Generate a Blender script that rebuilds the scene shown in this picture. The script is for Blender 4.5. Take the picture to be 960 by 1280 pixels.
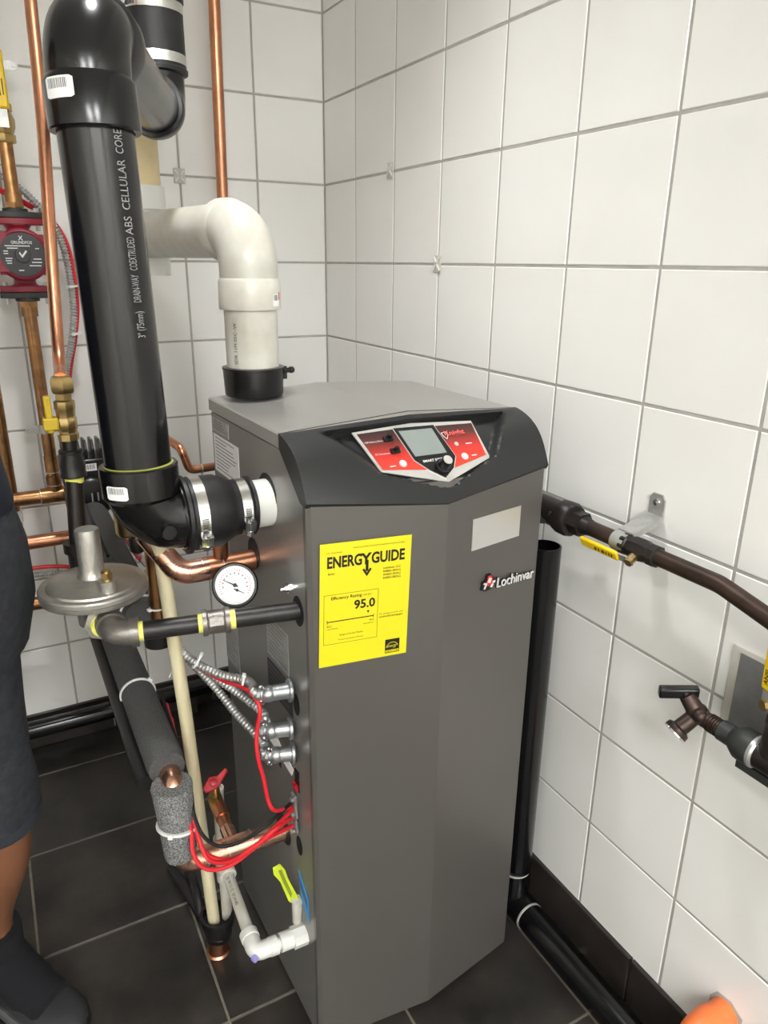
import bpy, bmesh, math, random
from mathutils import Vector, Matrix, Quaternion
for o in list(bpy.data.objects): bpy.data.objects.remove(o)
scene = bpy.context.scene
C = scene.collection
PI = math.pi
# ------------------------------------------------------------------ camera
ROWS = [[0.8796757, -0.4754602, 0.0104081], [-0.1460968, -0.2909994, -0.9455025], [0.4525776, 0.830215, -0.3254483]]      # camera right, down, forward in the room's axes
cd = bpy.data.cameras.new('camera'); cam = bpy.data.objects.new('camera', cd); C.objects.link(cam)
cd.sensor_fit = 'VERTICAL'; cd.sensor_height = 32.0; cd.lens = 906.919 / 1280 * 32.0; cd.clip_start = 0.02
r0, r1, r2 = [Vector(r) for r in ROWS]
m = Matrix((r0, -r1, -r2)).transposed().to_4x4(); m.translation = Vector((-0.91310,-2.04413,1.34881)); cam.matrix_world = m
scene.camera = cam
# ------------------------------------------------------------------ world, light, exposure
w = bpy.data.worlds.new('world'); scene.world = w; w.use_nodes = True
w.node_tree.nodes['Background'].inputs[0].default_value = (0.8, 0.85, 0.9, 1)
w.node_tree.nodes['Background'].inputs[1].default_value = 0.03
scene.view_settings.view_transform = 'Standard'; scene.view_settings.look = 'None'
scene.view_settings.gamma = 1; scene.view_settings.use_curve_mapping = False
scene.view_settings.exposure = 0.12
LIGHT_STRENGTH = 42.0
CANS = [((-.58, -.90), 62.0, 1.75)]     # recessed downlights: place, watts, beam
ROOM = dict(x0=-2.75, y0=-4.6, top=2.47)
LAMPS = [(-1.7, -3.7), (-.8, -3.7)]          # surface luminaires
# ------------------------------------------------------------------ mesh kit
def V(a): return Vector(a)
def frame(d):
    d = V(d).normalized(); a = Vector((0, 0, 1)) if abs(d.z) < 0.9 else Vector((1, 0, 0))
    x = d.cross(a).normalized(); return x, d.cross(x).normalized()
def fillet(pts, rad, seg=7):
    pts = [V(p) for p in pts]; out = [pts[0]]
    for i in range(1, len(pts) - 1):
        a, b, c = pts[i-1], pts[i], pts[i+1]
        d0 = (a - b).normalized(); d1 = (c - b).normalized()
        ang = d0.angle(d1)
        if ang > PI - 0.03: out.append(b); continue
        t = min(rad / math.tan(ang / 2), (a - b).length * .49 if i > 1 else (a-b).length*.98, (c - b).length * .49 if i < len(pts)-2 else (c-b).length*.98)
        r = t * math.tan(ang / 2)
        cen = b + (d0 + d1).normalized() * (r / math.sin(ang / 2))
        p0 = b + d0 * t; p1 = b + d1 * t; v0 = p0 - cen; v1 = p1 - cen; tot = v0.angle(v1); ax = v0.cross(v1).normalized()
        for k in range(seg + 1): out.append(cen + Quaternion(ax, tot * k / seg) @ v0)
    out.append(pts[-1]); return out
def smooth(pts, n=8):
    pts = [V(p) for p in pts]; P = [pts[0]*2 - pts[1]] + pts + [pts[-1]*2 - pts[-2]]; out = []
    for i in range(1, len(P) - 2):
        a, b, c, d = P[i-1:i+3]
        for k in range(n):
            t = k / n
            out.append(.5 * ((2*b) + (c-a)*t + (2*a-5*b+4*c-d)*t*t + (3*b-a-3*c+d)*t*t*t))
    out.append(pts[-1]); return out
class MB:
    def __init__(s): s.v = []; s.f = []
    def ring(s, c, x, y, r, n):
        k = len(s.v)
        for i in range(n):
            a = 2*PI*i/n; s.v.append(tuple(c + x*(r*math.cos(a)) + y*(r*math.sin(a))))
        return k
    def bridge(s, a, b, n):
        for i in range(n): j = (i+1) % n; s.f.append((a+i, a+j, b+j, b+i))
    def tube(s, pts, r, n=18, caps=True):
        pts = [V(p) for p in pts]; N = len(pts); rr = r if isinstance(r, (list, tuple)) else [r]*N
        d = (pts[1]-pts[0]).normalized(); x, y = frame(d); prev = None
        for i, p in enumerate(pts):
            if i == 0: t = d
            elif i == N-1: t = (pts[-1]-pts[-2])
            else: t = (pts[i+1]-pts[i-1])
            if t.length < 1e-9: t = d
            t = t.normalized()
            if i: q = d.rotation_difference(t); x = q @ x; y = q @ y
            d = t; k = s.ring(p, x, y, rr[i], n)
            if prev is None:
                if caps: s.f.append(tuple(range(k, k+n))[::-1])
            else: s.bridge(prev, k, n)
            prev = k
        if caps: s.f.append(tuple(range(prev, prev+n)))
        return s
    def cyl(s, a, b, r, r2=None, n=18): return s.tube([a, b], [r, r if r2 is None else r2], n)
    def lathe(s, o, axis, prof, n=24):           # prof: (radius, height along axis)
        o = V(o); ax = V(axis).normalized(); x, y = frame(ax); prev = None; k0 = None
        for r, h in prof:
            k = s.ring(o + ax*h, x, y, max(r, 1e-5), n)
            if prev is None: s.f.append(tuple(range(k, k+n))[::-1])
            else: s.bridge(prev, k, n)
            prev = k
        s.f.append(tuple(range(prev, prev+n))); return s
    def hull6(s, c8):                            # 8 corners: bottom 4 then top 4
        k = len(s.v); s.v += [tuple(p) for p in c8]
        for q in ((3,2,1,0),(4,5,6,7),(0,1,5,4),(1,2,6,5),(2,3,7,6),(3,0,4,7)): s.f.append(tuple(k+i for i in q))
        return s
    def box(s, c, size, X=(1,0,0), Y=(0,1,0), Z=(0,0,1)):
        c = V(c); X = V(X).normalized()*size[0]/2; Y = V(Y).normalized()*size[1]/2; Z = V(Z).normalized()*size[2]/2
        return s.hull6([c-X-Y-Z, c+X-Y-Z, c+X+Y-Z, c-X+Y-Z, c-X-Y+Z, c+X-Y+Z, c+X+Y+Z, c-X+Y+Z])
    def prism(s, poly, o, X, Y, Z, h):           # 2D polygon in X,Y at o, extruded h along Z
        o = V(o); X = V(X); Y = V(Y); Z = V(Z); k = len(s.v); n = len(poly)
        for hh in (0, h):
            for a, b in poly: s.v.append(tuple(o + X*a + Y*b + Z*hh))
        s.f.append(tuple(range(k, k+n))[::-1]); s.f.append(tuple(range(k+n, k+2*n))); s.bridge(k, k+n, n); return s
    def hexnut(s, a, b, r): return s.tube([a, b], r, 6)
    def sphere(s, c, r, n=12, axis=(0,0,1), sq=1.0):
        return s.lathe(c, axis, [(r*math.sin(PI*i/n), -r*sq*math.cos(PI*i/n)) for i in range(n+1)], 2*n)
    def build(s, name, mat, parent=None, ang=35, bevel=0, segs=2):
        me = bpy.data.meshes.new(name); me.from_pydata(s.v, [], s.f); me.validate()
        bm = bmesh.new(); bm.from_mesh(me); bmesh.ops.recalc_face_normals(bm, faces=bm.faces); bm.to_mesh(me); bm.free()
        me.materials.append(mat)
        me.polygons.foreach_set('use_smooth', [True]*len(me.polygons)); me.set_sharp_from_angle(angle=math.radians(ang))
        o = bpy.data.objects.new(name, me); C.objects.link(o)
        if parent: o.parent = parent
        if bevel:
            b = o.modifiers.new('bevel', 'BEVEL'); b.width = bevel; b.segments = segs; b.limit_method = 'ANGLE'; b.angle_limit = math.radians(40); b.harden_normals = False
        return o
def wire(name, pts, r, mat, parent=None, n=8, k=8): return MB().tube(smooth(pts, k), r, n).build(name, mat, parent)
def tag(o, label, cat, group=None):
    o['label'] = label; o['category'] = cat
    if group: o['group'] = group
    return o
def struct(o): o['kind'] = 'structure'; return o
def thing(name, label, cat, loc=(0,0,0), rz=0.0, group=None):
    """Empty at the thing's base; parts are given in room coordinates unless rz/loc say otherwise"""
    o = bpy.data.objects.new(name, None); o.empty_display_size = .05; C.objects.link(o)
    o.location = loc; o.rotation_euler = (0, 0, rz); return tag(o, label, cat, group)
def rebase(t):
    """move the Empty of a thing to the middle of its parts' footprint, parts staying where they are"""
    pts = [ch.matrix_basis @ Vector(c) for ch in t.children for c in ch.bound_box]
    c = Vector(((min(p.x for p in pts)+max(p.x for p in pts))/2, (min(p.y for p in pts)+max(p.y for p in pts))/2, min(p.z for p in pts)))
    t.location = c
    for ch in t.children: ch.location = ch.location - c
    return t
_txt = {}
def text_geo(s, size, bold=0.0, shear=0.0, align='LEFT', spacing=1.0):
    key = (s, size, bold, shear, align, spacing)
    if key in _txt: return _txt[key]
    cu = bpy.data.curves.new('t', 'FONT'); cu.body = s; cu.size = size; cu.offset = bold*size; cu.shear = shear; cu.align_x = align; cu.space_character = spacing; cu.resolution_u = 3
    o = bpy.data.objects.new('t', cu); C.objects.link(o); bpy.context.view_layer.update()
    me = bpy.data.meshes.new_from_object(o.evaluated_get(bpy.context.evaluated_depsgraph_get()))
    r = ([tuple(v.co) for v in me.vertices], [tuple(p.vertices) for p in me.polygons])
    bpy.data.objects.remove(o); bpy.data.curves.remove(cu); bpy.data.meshes.remove(me); _txt[key] = r
    return r
def add_text(mb, s, o, X, Y, size, width=None, depth=0.0, **kw):
    """flat lettering in plane X,Y at o; width fits it; depth makes it solid"""
    vs, fs = text_geo(s, size, **kw); o = V(o); X = V(X).normalized(); Y = V(Y).normalized(); N = X.cross(Y)
    sx = 1.0
    if width:
        w0 = max(v[0] for v in vs) - min(v[0] for v in vs); sx = width / w0
    k = len(mb.v)
    for v in vs: mb.v.append(tuple(o + X*v[0]*sx + Y*v[1] + N*depth))
    mb.f += [tuple(k+i for i in f) for f in fs]
    if depth:
        k2 = len(mb.v)
        for v in vs: mb.v.append(tuple(o + X*v[0]*sx + Y*v[1]))
        cnt = {}
        for f in fs:
            for a, b in zip(f, f[1:]+f[:1]): cnt[(a, b)] = 1
        for (a, b) in cnt:
            if (b, a) not in cnt: mb.f.append((k+a, k2+a, k2+b, k+b))
    return mb
def flat(mb, o, X, Y, x0, y0, x1, y1):
    o = V(o); X = V(X).normalized(); Y = V(Y).normalized(); k = len(mb.v)
    for a, b in ((x0,y0),(x1,y0),(x1,y1),(x0,y1)): mb.v.append(tuple(o + X*a + Y*b))
    mb.f.append((k, k+1, k+2, k+3)); return mb
class Cylmap:
    """wrap print around a pipe: along = position along the axis, arc = distance round it from the direction ref"""
    def __init__(s, a, axis, ref, r):
        s.a = V(a); s.ax = V(axis).normalized(); ref = V(ref); s.x = (ref - s.ax*ref.dot(s.ax)).normalized(); s.y = s.ax.cross(s.x); s.r = r
    def p(s, along, arc, dr=0.0):
        t = arc / s.r; return s.a + s.ax*along + (s.x*math.cos(t) + s.y*math.sin(t))*(s.r+dr)
    def patch(s, mb, h0, h1, a0, a1, dr, n=8, round_=0):
        k = len(mb.v)
        for i in range(n+1):
            a = a0 + (a1-a0)*i/n; cut = round_ if i in (0, n) else 0
            mb.v.append(tuple(s.p(h0+cut, a, dr))); mb.v.append(tuple(s.p(h1-cut, a, dr)))
        for i in range(n): mb.f.append((k+2*i, k+2*i+2, k+2*i+3, k+2*i+1))
        return mb
    def text(s, mb, string, size, along, arc, dr, flip=1, up=False, fit=None, **kw):
        vs, fs = text_geo(string, size, **kw); k = len(mb.v)
        if fit: w0 = max(v[0] for v in vs); vs = [(v[0]*fit/w0, v[1], v[2]) for v in vs]
        for v in vs:
            mb.v.append(tuple(s.p(along + flip*v[1], arc + flip*v[0], dr) if up else s.p(along + flip*v[0], arc - flip*v[1], dr)))
        mb.f += [tuple(k+i for i in f) for f in fs]; return mb
# ------------------------------------------------------------------ materials
def mat(name, col, rough=.5, metal=0.0, var=0.0, vscale=20.0, col2=None, bump=0.0, bscale=200.0, coat=0.0, spec=None, emit=0.0, rvar=0.0, world=False, detail=4.0, stretch=None, rand=0.0, sub=0.0):
    M = bpy.data.materials.new(name); M.use_nodes = True; nt = M.node_tree; N = nt.nodes; L = nt.links; b = N['Principled BSDF']
    b.inputs['Base Color'].default_value = (*col, 1); b.inputs['Roughness'].default_value = rough; b.inputs['Metallic'].default_value = metal
    if coat: b.inputs['Coat Weight'].default_value = coat; b.inputs['Coat Roughness'].default_value = .08
    if spec is not None: b.inputs['Specular IOR Level'].default_value = spec
    if sub: b.inputs['Subsurface Weight'].default_value = sub; b.inputs['Subsurface Radius'].default_value = (.02,.008,.004); b.inputs['Subsurface Scale'].default_value = .3
    if emit: b.inputs['Emission Color'].default_value = (*col, 1); b.inputs['Emission Strength'].default_value = emit
    if var or bump or rvar or rand:
        if world: src = N.new('ShaderNodeNewGeometry').outputs['Position']
        else: src = N.new('ShaderNodeTexCoord').outputs['Object']
        if stretch:
            mp = N.new('ShaderNodeMapping'); mp.inputs['Scale'].default_value = stretch; L.new(src, mp.inputs[0]); src = mp.outputs[0]
    if var or rvar:
        nz = N.new('ShaderNodeTexNoise'); nz.inputs['Scale'].default_value = vscale; nz.inputs['Detail'].default_value = detail; nz.inputs['Roughness'].default_value = .6; L.new(src, nz.inputs['Vector'])
        rp = N.new('ShaderNodeValToRGB'); rp.color_ramp.elements[0].position = .35; rp.color_ramp.elements[1].position = .68
        c2 = col2 or tuple(c*.6 for c in col)
        rp.color_ramp.elements[0].color = (*col, 1); rp.color_ramp.elements[1].color = tuple(col[i]+(c2[i]-col[i])*var for i in range(3)) + (1,)
        L.new(nz.outputs['Fac'], rp.inputs[0]); L.new(rp.outputs[0], b.inputs['Base Color'])
        if rvar:
            mr = N.new('ShaderNodeMapRange'); mr.inputs['To Min'].default_value = max(.02, rough-rvar); mr.inputs['To Max'].default_value = min(1, rough+rvar); L.new(nz.outputs['Fac'], mr.inputs[0]); L.new(mr.outputs[0], b.inputs['Roughness'])
    if rand:
        oi = N.new('ShaderNodeObjectInfo'); hs = N.new('ShaderNodeHueSaturation'); mr = N.new('ShaderNodeMapRange'); mr.inputs['To Min'].default_value = 1-rand; mr.inputs['To Max'].default_value = 1+rand
        L.new(oi.outputs['Random'], mr.inputs[0]); L.new(mr.outputs[0], hs.inputs['Value'])
        if b.inputs['Base Color'].is_linked: L.new(b.inputs['Base Color'].links[0].from_socket, hs.inputs['Color'])
        else: hs.inputs['Color'].default_value = (*col, 1)
        L.new(hs.outputs[0], b.inputs['Base Color'])
    if bump:
        n2 = N.new('ShaderNodeTexNoise'); n2.inputs['Scale'].default_value = bscale; n2.inputs['Detail'].default_value = 3; L.new(src, n2.inputs['Vector'])
        bp = N.new('ShaderNodeBump'); bp.inputs['Strength'].default_value = bump; bp.inputs['Distance'].default_value = .002; L.new(n2.outputs['Fac'], bp.inputs['Height']); L.new(bp.outputs[0], b.inputs['Normal'])
    return M
def srgb(r, g, b):
    f = lambda c: (c/255/12.92) if c/255 <= .04045 else ((c/255+.055)/1.055)**2.4
    return (f(r), f(g), f(b))
T = {}
T['tile'] = mat('white_glazed_tile', srgb(238,237,233), .16, var=.10, vscale=5, col2=srgb(214,209,200), bump=.05, bscale=9, world=True, rand=.012, spec=.5)
T['grout'] = mat('grey_grout', srgb(178,175,168), .9, var=.4, vscale=30, world=True)
T['floor'] = mat('slate_floor_tile', srgb(24,22,20), .46, var=1.0, vscale=6, col2=srgb(58,53,48), bump=.35, bscale=35, rvar=.12, world=True, rand=.08, detail=8)
T['floor_grout'] = mat('floor_grout', srgb(122,115,102), .9, var=.6, vscale=40, world=True)
T['base'] = mat('dark_base_tile', srgb(42,37,34), .3, var=.5, vscale=14, col2=srgb(66,60,54), world=True, bump=.1, bscale=40)
T['paint'] = mat('white_wall_paint', srgb(232,230,224), .6)
T['ceil'] = mat('ceiling_paint', srgb(225,224,220), .8)
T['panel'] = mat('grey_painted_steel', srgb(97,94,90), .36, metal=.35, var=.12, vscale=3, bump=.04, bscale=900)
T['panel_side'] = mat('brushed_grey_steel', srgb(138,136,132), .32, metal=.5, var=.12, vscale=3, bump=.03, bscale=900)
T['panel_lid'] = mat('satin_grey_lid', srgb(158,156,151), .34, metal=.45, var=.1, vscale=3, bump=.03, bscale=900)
T['bezel'] = mat('black_textured_plastic', srgb(23,24,24), .44, bump=.15, bscale=1500)
T['abs'] = mat('glossy_black_abs', srgb(9,9,10), .2, var=.3, vscale=6, col2=srgb(18,18,19), bump=.03, bscale=60, rvar=.08)
T['black'] = mat('black_matte', srgb(12,12,13), .6)
T['blackgloss'] = mat('black_gloss_plastic', srgb(11,11,12), .3)
T['rubber'] = mat('black_rubber', srgb(17,17,18), .48, var=.3, vscale=25, bump=.1, bscale=300)
T['pvc'] = mat('white_pvc', srgb(206,204,194), .3, var=.6, vscale=14, col2=srgb(172,166,150), sub=.0)
T['pvcclean'] = mat('clean_white_pvc', srgb(218,218,213), .3)
T['cream'] = mat('yellowed_pvc', srgb(222,203,158), .4, var=.3, vscale=20)
T['creampipe'] = mat('cream_plastic', srgb(222,213,178), .4, var=.6, vscale=40, col2=srgb(184,172,134), stretch=(1,1,.12))
T['copper'] = mat('copper', (.62,.28,.16), .32, metal=1, var=.75, vscale=22, col2=(.42,.19,.11), rvar=.12)
T['copperbright'] = mat('bright_copper', (.85,.5,.38), .26, metal=1, var=.8, vscale=24, col2=(.6,.3,.2), rvar=.14)
T['copperold'] = mat('brown_copper', (.46,.24,.1), .34, metal=1, var=.9, vscale=25, col2=(.2,.11,.06), rvar=.1)
T['copperdark'] = mat('dark_oxidised_copper', srgb(70,54,46), .45, metal=.6, var=.7, vscale=30, col2=srgb(46,38,34))
T['solder'] = mat('solder', (.7,.66,.6), .35, metal=1)
T['brass'] = mat('brass', (.55,.4,.17), .33, metal=1, var=.6, vscale=30, col2=(.3,.21,.09))
T['iron'] = mat('black_iron', srgb(30,29,28), .42, metal=.3, var=.6, vscale=30, col2=srgb(54,51,48), bump=.15, bscale=150)
T['ironbrown'] = mat('brown_black_iron', srgb(40,34,30), .4, metal=.3, var=.6, vscale=30, col2=srgb(28,25,24), bump=.1, bscale=150)
T['malleable'] = mat('cast_iron_grey', srgb(132,127,121), .4, metal=.7, var=.6, vscale=40, col2=srgb(88,84,79), bump=.3, bscale=250)
T['alu'] = mat('cast_aluminium', srgb(178,175,168), .42, metal=.85, var=.5, vscale=25, col2=srgb(138,134,126), bump=.3, bscale=300)
T['zinc'] = mat('zinc_die_cast', srgb(172,175,176), .36, metal=.85, var=.3, vscale=60, bump=.15, bscale=300)
T['galv'] = mat('galvanised_steel', srgb(188,188,185), .36, metal=.6, var=.4, vscale=60, col2=srgb(128,128,126))
T['steel'] = mat('stainless_band', (.75,.74,.7), .22, metal=1)
T['foam'] = mat('grey_foam', srgb(62,62,62), .9, var=.5, vscale=400, col2=srgb(100,100,98), bump=.8, bscale=500)
T['foamspeck'] = mat('speckled_grey_foam', srgb(58,59,59), .7, var=1, vscale=420, col2=srgb(160,160,158), bump=1.0, bscale=420, detail=2)
T['redpump'] = mat('dark_red_enamel', srgb(140,30,50), .38, var=.3, vscale=20)
T['darkflange'] = mat('dark_green_grey_iron', srgb(58,60,58), .5, metal=.3, var=.4, vscale=40)
T['plate'] = mat('black_nameplate', srgb(44,44,46), .4)
T['redwire'] = mat('red_wire', srgb(206,34,44), .42)
T['redhandle'] = mat('red_handle', srgb(160,14,26), .45)
T['yellowh'] = mat('yellow_vinyl', srgb(238,200,20), .4)
T['yellowm'] = mat('muted_yellow_handle', srgb(196,166,30), .45, var=.4, vscale=60)
T['tape'] = mat('yellow_thread_tape', srgb(228,226,84), .5, var=.4, vscale=90, col2=srgb(240,238,190))
T['label'] = mat('yellow_label', srgb(218,205,22), .45)
T['white'] = mat('white_sticker', srgb(240,240,238), .4)
T['ink'] = mat('black_ink', srgb(14,14,14), .5)
T['greyink'] = mat('grey_ink', srgb(120,120,120), .6)
T['whiteink'] = mat('white_ink', srgb(214,214,212), .5)
T['redpanel'] = None
T['lcd'] = mat('lcd_grey', srgb(126,134,130), .22)
T['silver'] = mat('silver_trim', srgb(208,206,202), .28, metal=.6)
T['redink'] = mat('red_ink', srgb(196,40,44), .4)
T['bluetag'] = mat('blue_sticker', srgb(52,150,214), .4)
T['greentag'] = mat('lime_tag', srgb(190,206,40), .4)
T['purple'] = mat('violet_primer', srgb(150,146,206), .5)
T['orange'] = mat('orange_plastic', srgb(238,120,62), .4, var=.25, vscale=18)
T['nylon'] = mat('white_nylon', srgb(226,226,222), .45)
T['denim'] = mat('dark_denim', srgb(36,38,43), .9, var=.6, vscale=60, col2=srgb(60,63,69), bump=.5, bscale=900)
T['hem'] = mat('hem_denim', srgb(40,44,52), .9, bump=.6, bscale=300)
T['navy'] = mat('navy_cotton', srgb(18,24,42), .9, bump=.2, bscale=600)
T['sock'] = mat('black_sock', srgb(14,15,20), .95, bump=.4, bscale=900)
T['shoe'] = mat('dark_grey_shoe', srgb(38,38,40), .7, bump=.2, bscale=500)
T['shoepanel'] = mat('grey_shoe_panel', srgb(78,78,80), .7)
T['skin'] = mat('skin', srgb(128,84,58), .6, var=.3, vscale=40, sub=.15)
T['hair'] = mat('dark_hair', srgb(36,28,24), .7)
T['chrome'] = mat('chrome', (.8,.8,.8), .15, metal=1)
T['gauge'] = mat('gauge_face', srgb(232,233,235), .4)
# red to dark print of the control panel (flat print, runs along the panel's own slope)
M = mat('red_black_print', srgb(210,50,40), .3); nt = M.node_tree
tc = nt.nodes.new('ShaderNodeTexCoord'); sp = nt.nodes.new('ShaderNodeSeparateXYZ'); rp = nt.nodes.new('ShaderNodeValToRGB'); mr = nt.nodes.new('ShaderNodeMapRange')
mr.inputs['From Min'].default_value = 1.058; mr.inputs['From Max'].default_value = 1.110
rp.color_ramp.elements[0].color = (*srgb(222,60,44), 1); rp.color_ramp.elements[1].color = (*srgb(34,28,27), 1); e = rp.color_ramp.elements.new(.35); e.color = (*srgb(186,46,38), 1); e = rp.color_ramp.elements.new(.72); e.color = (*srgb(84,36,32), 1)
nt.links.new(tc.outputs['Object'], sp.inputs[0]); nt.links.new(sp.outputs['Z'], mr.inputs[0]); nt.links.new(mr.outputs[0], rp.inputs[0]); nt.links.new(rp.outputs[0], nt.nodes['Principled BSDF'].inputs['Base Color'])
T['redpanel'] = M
# ================================================================== the room
U = .207; X0 = ROOM['x0']; Y0 = ROOM['y0']; TOP = ROOM['top']
def slab(name, lo, hi, m):
    c = [(lo[i]+hi[i])/2 for i in range(3)]; s = [hi[i]-lo[i] for i in range(3)]
    return struct(MB().box(c, s).build(name, m))
wall_right = slab('wall_right', (.0014, Y0, 0), (.1, .1, TOP), T['grout'])
wall_back = slab('wall_back', (X0, .0014, 0), (.0014, .1, TOP), T['grout'])
slab('wall_left', (X0-.1, Y0-.1, 0), (X0, .1, TOP), T['paint'])
slab('wall_front', (X0, Y0-.1, 0), (.1, Y0, TOP), T['paint'])
slab('ceiling', (X0-.1, Y0-.1, TOP), (.1, .1, TOP+.1), T['ceil'])
floor = slab('floor', (X0-.1, Y0-.1, -.1), (.1, .1, -.002), T['floor_grout'])
_pc = {}
def piece(name, wdt, hgt, thick, cham, m, parent, loc, rot):
    """bevelled tile in local XY, front face at z=0, shared between tiles of one size"""
    key = (name, round(wdt, 4), round(hgt, 4), m.name)
    if key not in _pc:
        me = bpy.data.meshes.new(name); a, b = wdt/2, hgt/2; vs = []
        for (x, y, z) in ((a, b, -thick), (a, b, -cham), (a-cham, b-cham, 0)): vs += [(-x,-y,z),(x,-y,z),(x,y,z),(-x,y,z)]
        fs = [(8,9,10,11)]
        for k in (0, 4):
            for i in range(4): j = (i+1) % 4; fs.append((k+i, k+j, k+4+j, k+4+i))
        me.from_pydata(vs, [], fs); me.materials.append(m); me.validate(); _pc[key] = me
    o = bpy.data.objects.new(name, _pc[key]); C.objects.link(o); o.parent = parent; o.location = loc; o.rotation_euler = rot
    return o
G = .005
random.seed(4)
rows = [(8.5-k)*U for k in range(8, -4, -1)]        # grout line heights, bottom up
rows[-1] = TOP
def grid(parent, first, step, end, place):
    edges = [0.0, first]
    while edges[-1] + step < end: edges.append(edges[-1]+step)
    edges.append(end)
    for a, b in zip(edges, edges[1:]):
        if b - a < .02: continue
        for z0, z1 in zip(rows, rows[1:]):
            if z1 - z0 < .02: continue
            place((a+b)/2, (z0+z1)/2, round(b-a-G, 4), round(z1-z0-G, 4))
R90 = PI/2
jit = lambda: (random.random()-.5)*.004
grid(wall_right, .937*U, .999*U, -Y0, lambda a, z, wd, hg: piece('tile', wd, hg, .004, .0014, T['tile'], wall_right, (0, -a, z), (R90+jit(), 0, -R90+jit())))
grid(wall_back, .957*U, 1.005*U, -X0, lambda a, z, wd, hg: piece('tile', wd, hg, .004, .0014, T['tile'], wall_back, (-a, 0, z), (R90+jit(), 0, jit())))
# floor tiles
FT = 1.468*U; fx0 = -3.34*U; fy0 = -3.63*U
i0 = math.floor((X0-fx0)/FT); 
for i in range(i0, 4):
    for j in range(-9, 4):
        xa, xb = max(X0, fx0+i*FT), min(.0, fx0+(i+1)*FT); ya, yb = max(Y0, fy0+j*FT), min(0, fy0+(j+1)*FT)
        if xb-xa < .03 or yb-ya < .03: continue
        piece('tile', xb-xa-.005, yb-ya-.005, .003, .001, T['floor'], floor, ((xa+xb)/2, (ya+yb)/2, 0), (0, 0, 0))
# skirting: a row of dark tiles along each wall, the tile joints open
base_r = struct(MB().box((.0005, Y0/2, .052), (.001, -Y0, .104)).build('baseboard_right', T['grout']))
base_b = struct(MB().box((X0/2, .0005, .052), (-X0, .001, .104)).build('baseboard_back', T['grout']))
y = -1.375 + .304*4
while y > Y0:
    a, b = min(y, -.012), max(y-.304, Y0)
    if a - b > .02: piece('tile', a-b-.004, .108, .009, .0015, T['base'], base_r, (-.009, (a+b)/2, .055), (R90, 0, -R90))
    y -= .304
x = -.12
xs = [0, -.12]
while xs[-1]-.304 > X0: xs.append(xs[-1]-.304)
xs.append(X0)
for a, b in zip(xs, xs[1:]):
    if a-b > .02: piece('tile', a-b-.004, .108, .009, .0015, T['base'], base_b, ((a+b)/2, -.009, .055), (R90, 0, 0))
# ceiling luminaire that lights the room
dif = mat('lit_diffuser', (.985, .995, 1.0), .5, emit=LIGHT_STRENGTH)
for i, (lx_, ly_) in enumerate(LAMPS):
    L = thing('ceiling_light', ['surface ceiling luminaire with white wrap diffuser at the room front left', 'surface ceiling luminaire with white wrap diffuser at the room front right'][i], 'light', (lx_, ly_, TOP-.10))
    h = MB(); sx, sy = .30, 1.20
    h.box((0, 0, .092), (sx+.02, sy+.02, .016)); h.box((0, sy/2+.006, .047), (sx*.9, .012, .094)); h.box((0, -sy/2-.006, .047), (sx*.9, .012, .094)); h.build('housing', T['ceil'], L)
    MB().prism([(-sx*.42, 0), (sx*.42, 0), (sx/2, .02), (sx/2, .084), (-sx/2, .084), (-sx/2, .02)], (0, -sy/2, 0), (1,0,0), (0,0,1), (0,1,0), sy).build('diffuser', dif, L)
for i, ((cx, cy), watts, beam) in enumerate(CANS):
    dl = thing('downlight', ['round recessed ceiling downlight over the boiler', 'round recessed ceiling downlight near the room front'][i], 'light', (cx, cy, TOP-.012))
    MB().lathe((0,0,0), (0,0,1), [(.085,.012),(.085,.004),(.075,.0),(.062,.004),(.058,.012)], 32).build('trim_ring', T['ceil'], dl)
    ld = bpy.data.lights.new('lamp', 'SPOT'); ld.energy = watts; ld.spot_size = beam; ld.spot_blend = 1.0; ld.shadow_soft_size = .055; ld.color = (.99, .995, 1.0)
    lo_ = bpy.data.objects.new('lamp', ld); C.objects.link(lo_); lo_.parent = dl; lo_.location = (0, 0, -.004)

# ================================================================== boiler (local axes: x right, y back, origin under the nose of the door)
bo = thing('boiler', 'tall grey floor-standing gas boiler with black control hood and folded front', 'boiler', (-1.676*U, -5.808*U, 0), .033)
HW = .212; ZT = 1.094
b = MB()   # shell: side profile extruded across
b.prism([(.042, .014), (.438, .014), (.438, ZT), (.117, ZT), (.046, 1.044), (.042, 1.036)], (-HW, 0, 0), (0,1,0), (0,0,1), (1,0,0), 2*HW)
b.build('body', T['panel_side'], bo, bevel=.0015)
d = MB()   # front door, folded along a vertical nose
plan = [(-HW-.002, .041), (-HW-.002, .033), (-HW+.004, .0275), (0, 0), (HW-.004, .0275), (HW+.002, .033), (HW+.002, .041)]
k = len(plan)
def ztop(u): w_ = 1-abs(u)/HW; return 1.040-.024*max(0, w_)
for zf in (0, 1):
    for (u, v) in plan: d.v.append((u, v, .012 if zf == 0 else ztop(u)))
for i in range(k): j = (i+1) % k; d.f.append((i, j, k+j, k+i))
d.f.append(tuple(range(k))[::-1]); d.f.append(tuple(range(k, 2*k)))
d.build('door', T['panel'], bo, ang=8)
lid = MB()
for v0, v1 in ((.113, .441),):
    prof = [(-HW-.002, 1.0975), (-HW-.002, 1.1165), (-HW+.001, 1.119), (0, 1.131), (HW-.001, 1.119), (HW+.002, 1.1165), (HW+.002, 1.0975)]
    lid.prism(prof, (0, v0, 0), (1,0,0), (0,0,1), (0,1,0), v1-v0)
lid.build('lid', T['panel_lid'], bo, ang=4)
lt = MB()
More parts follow.
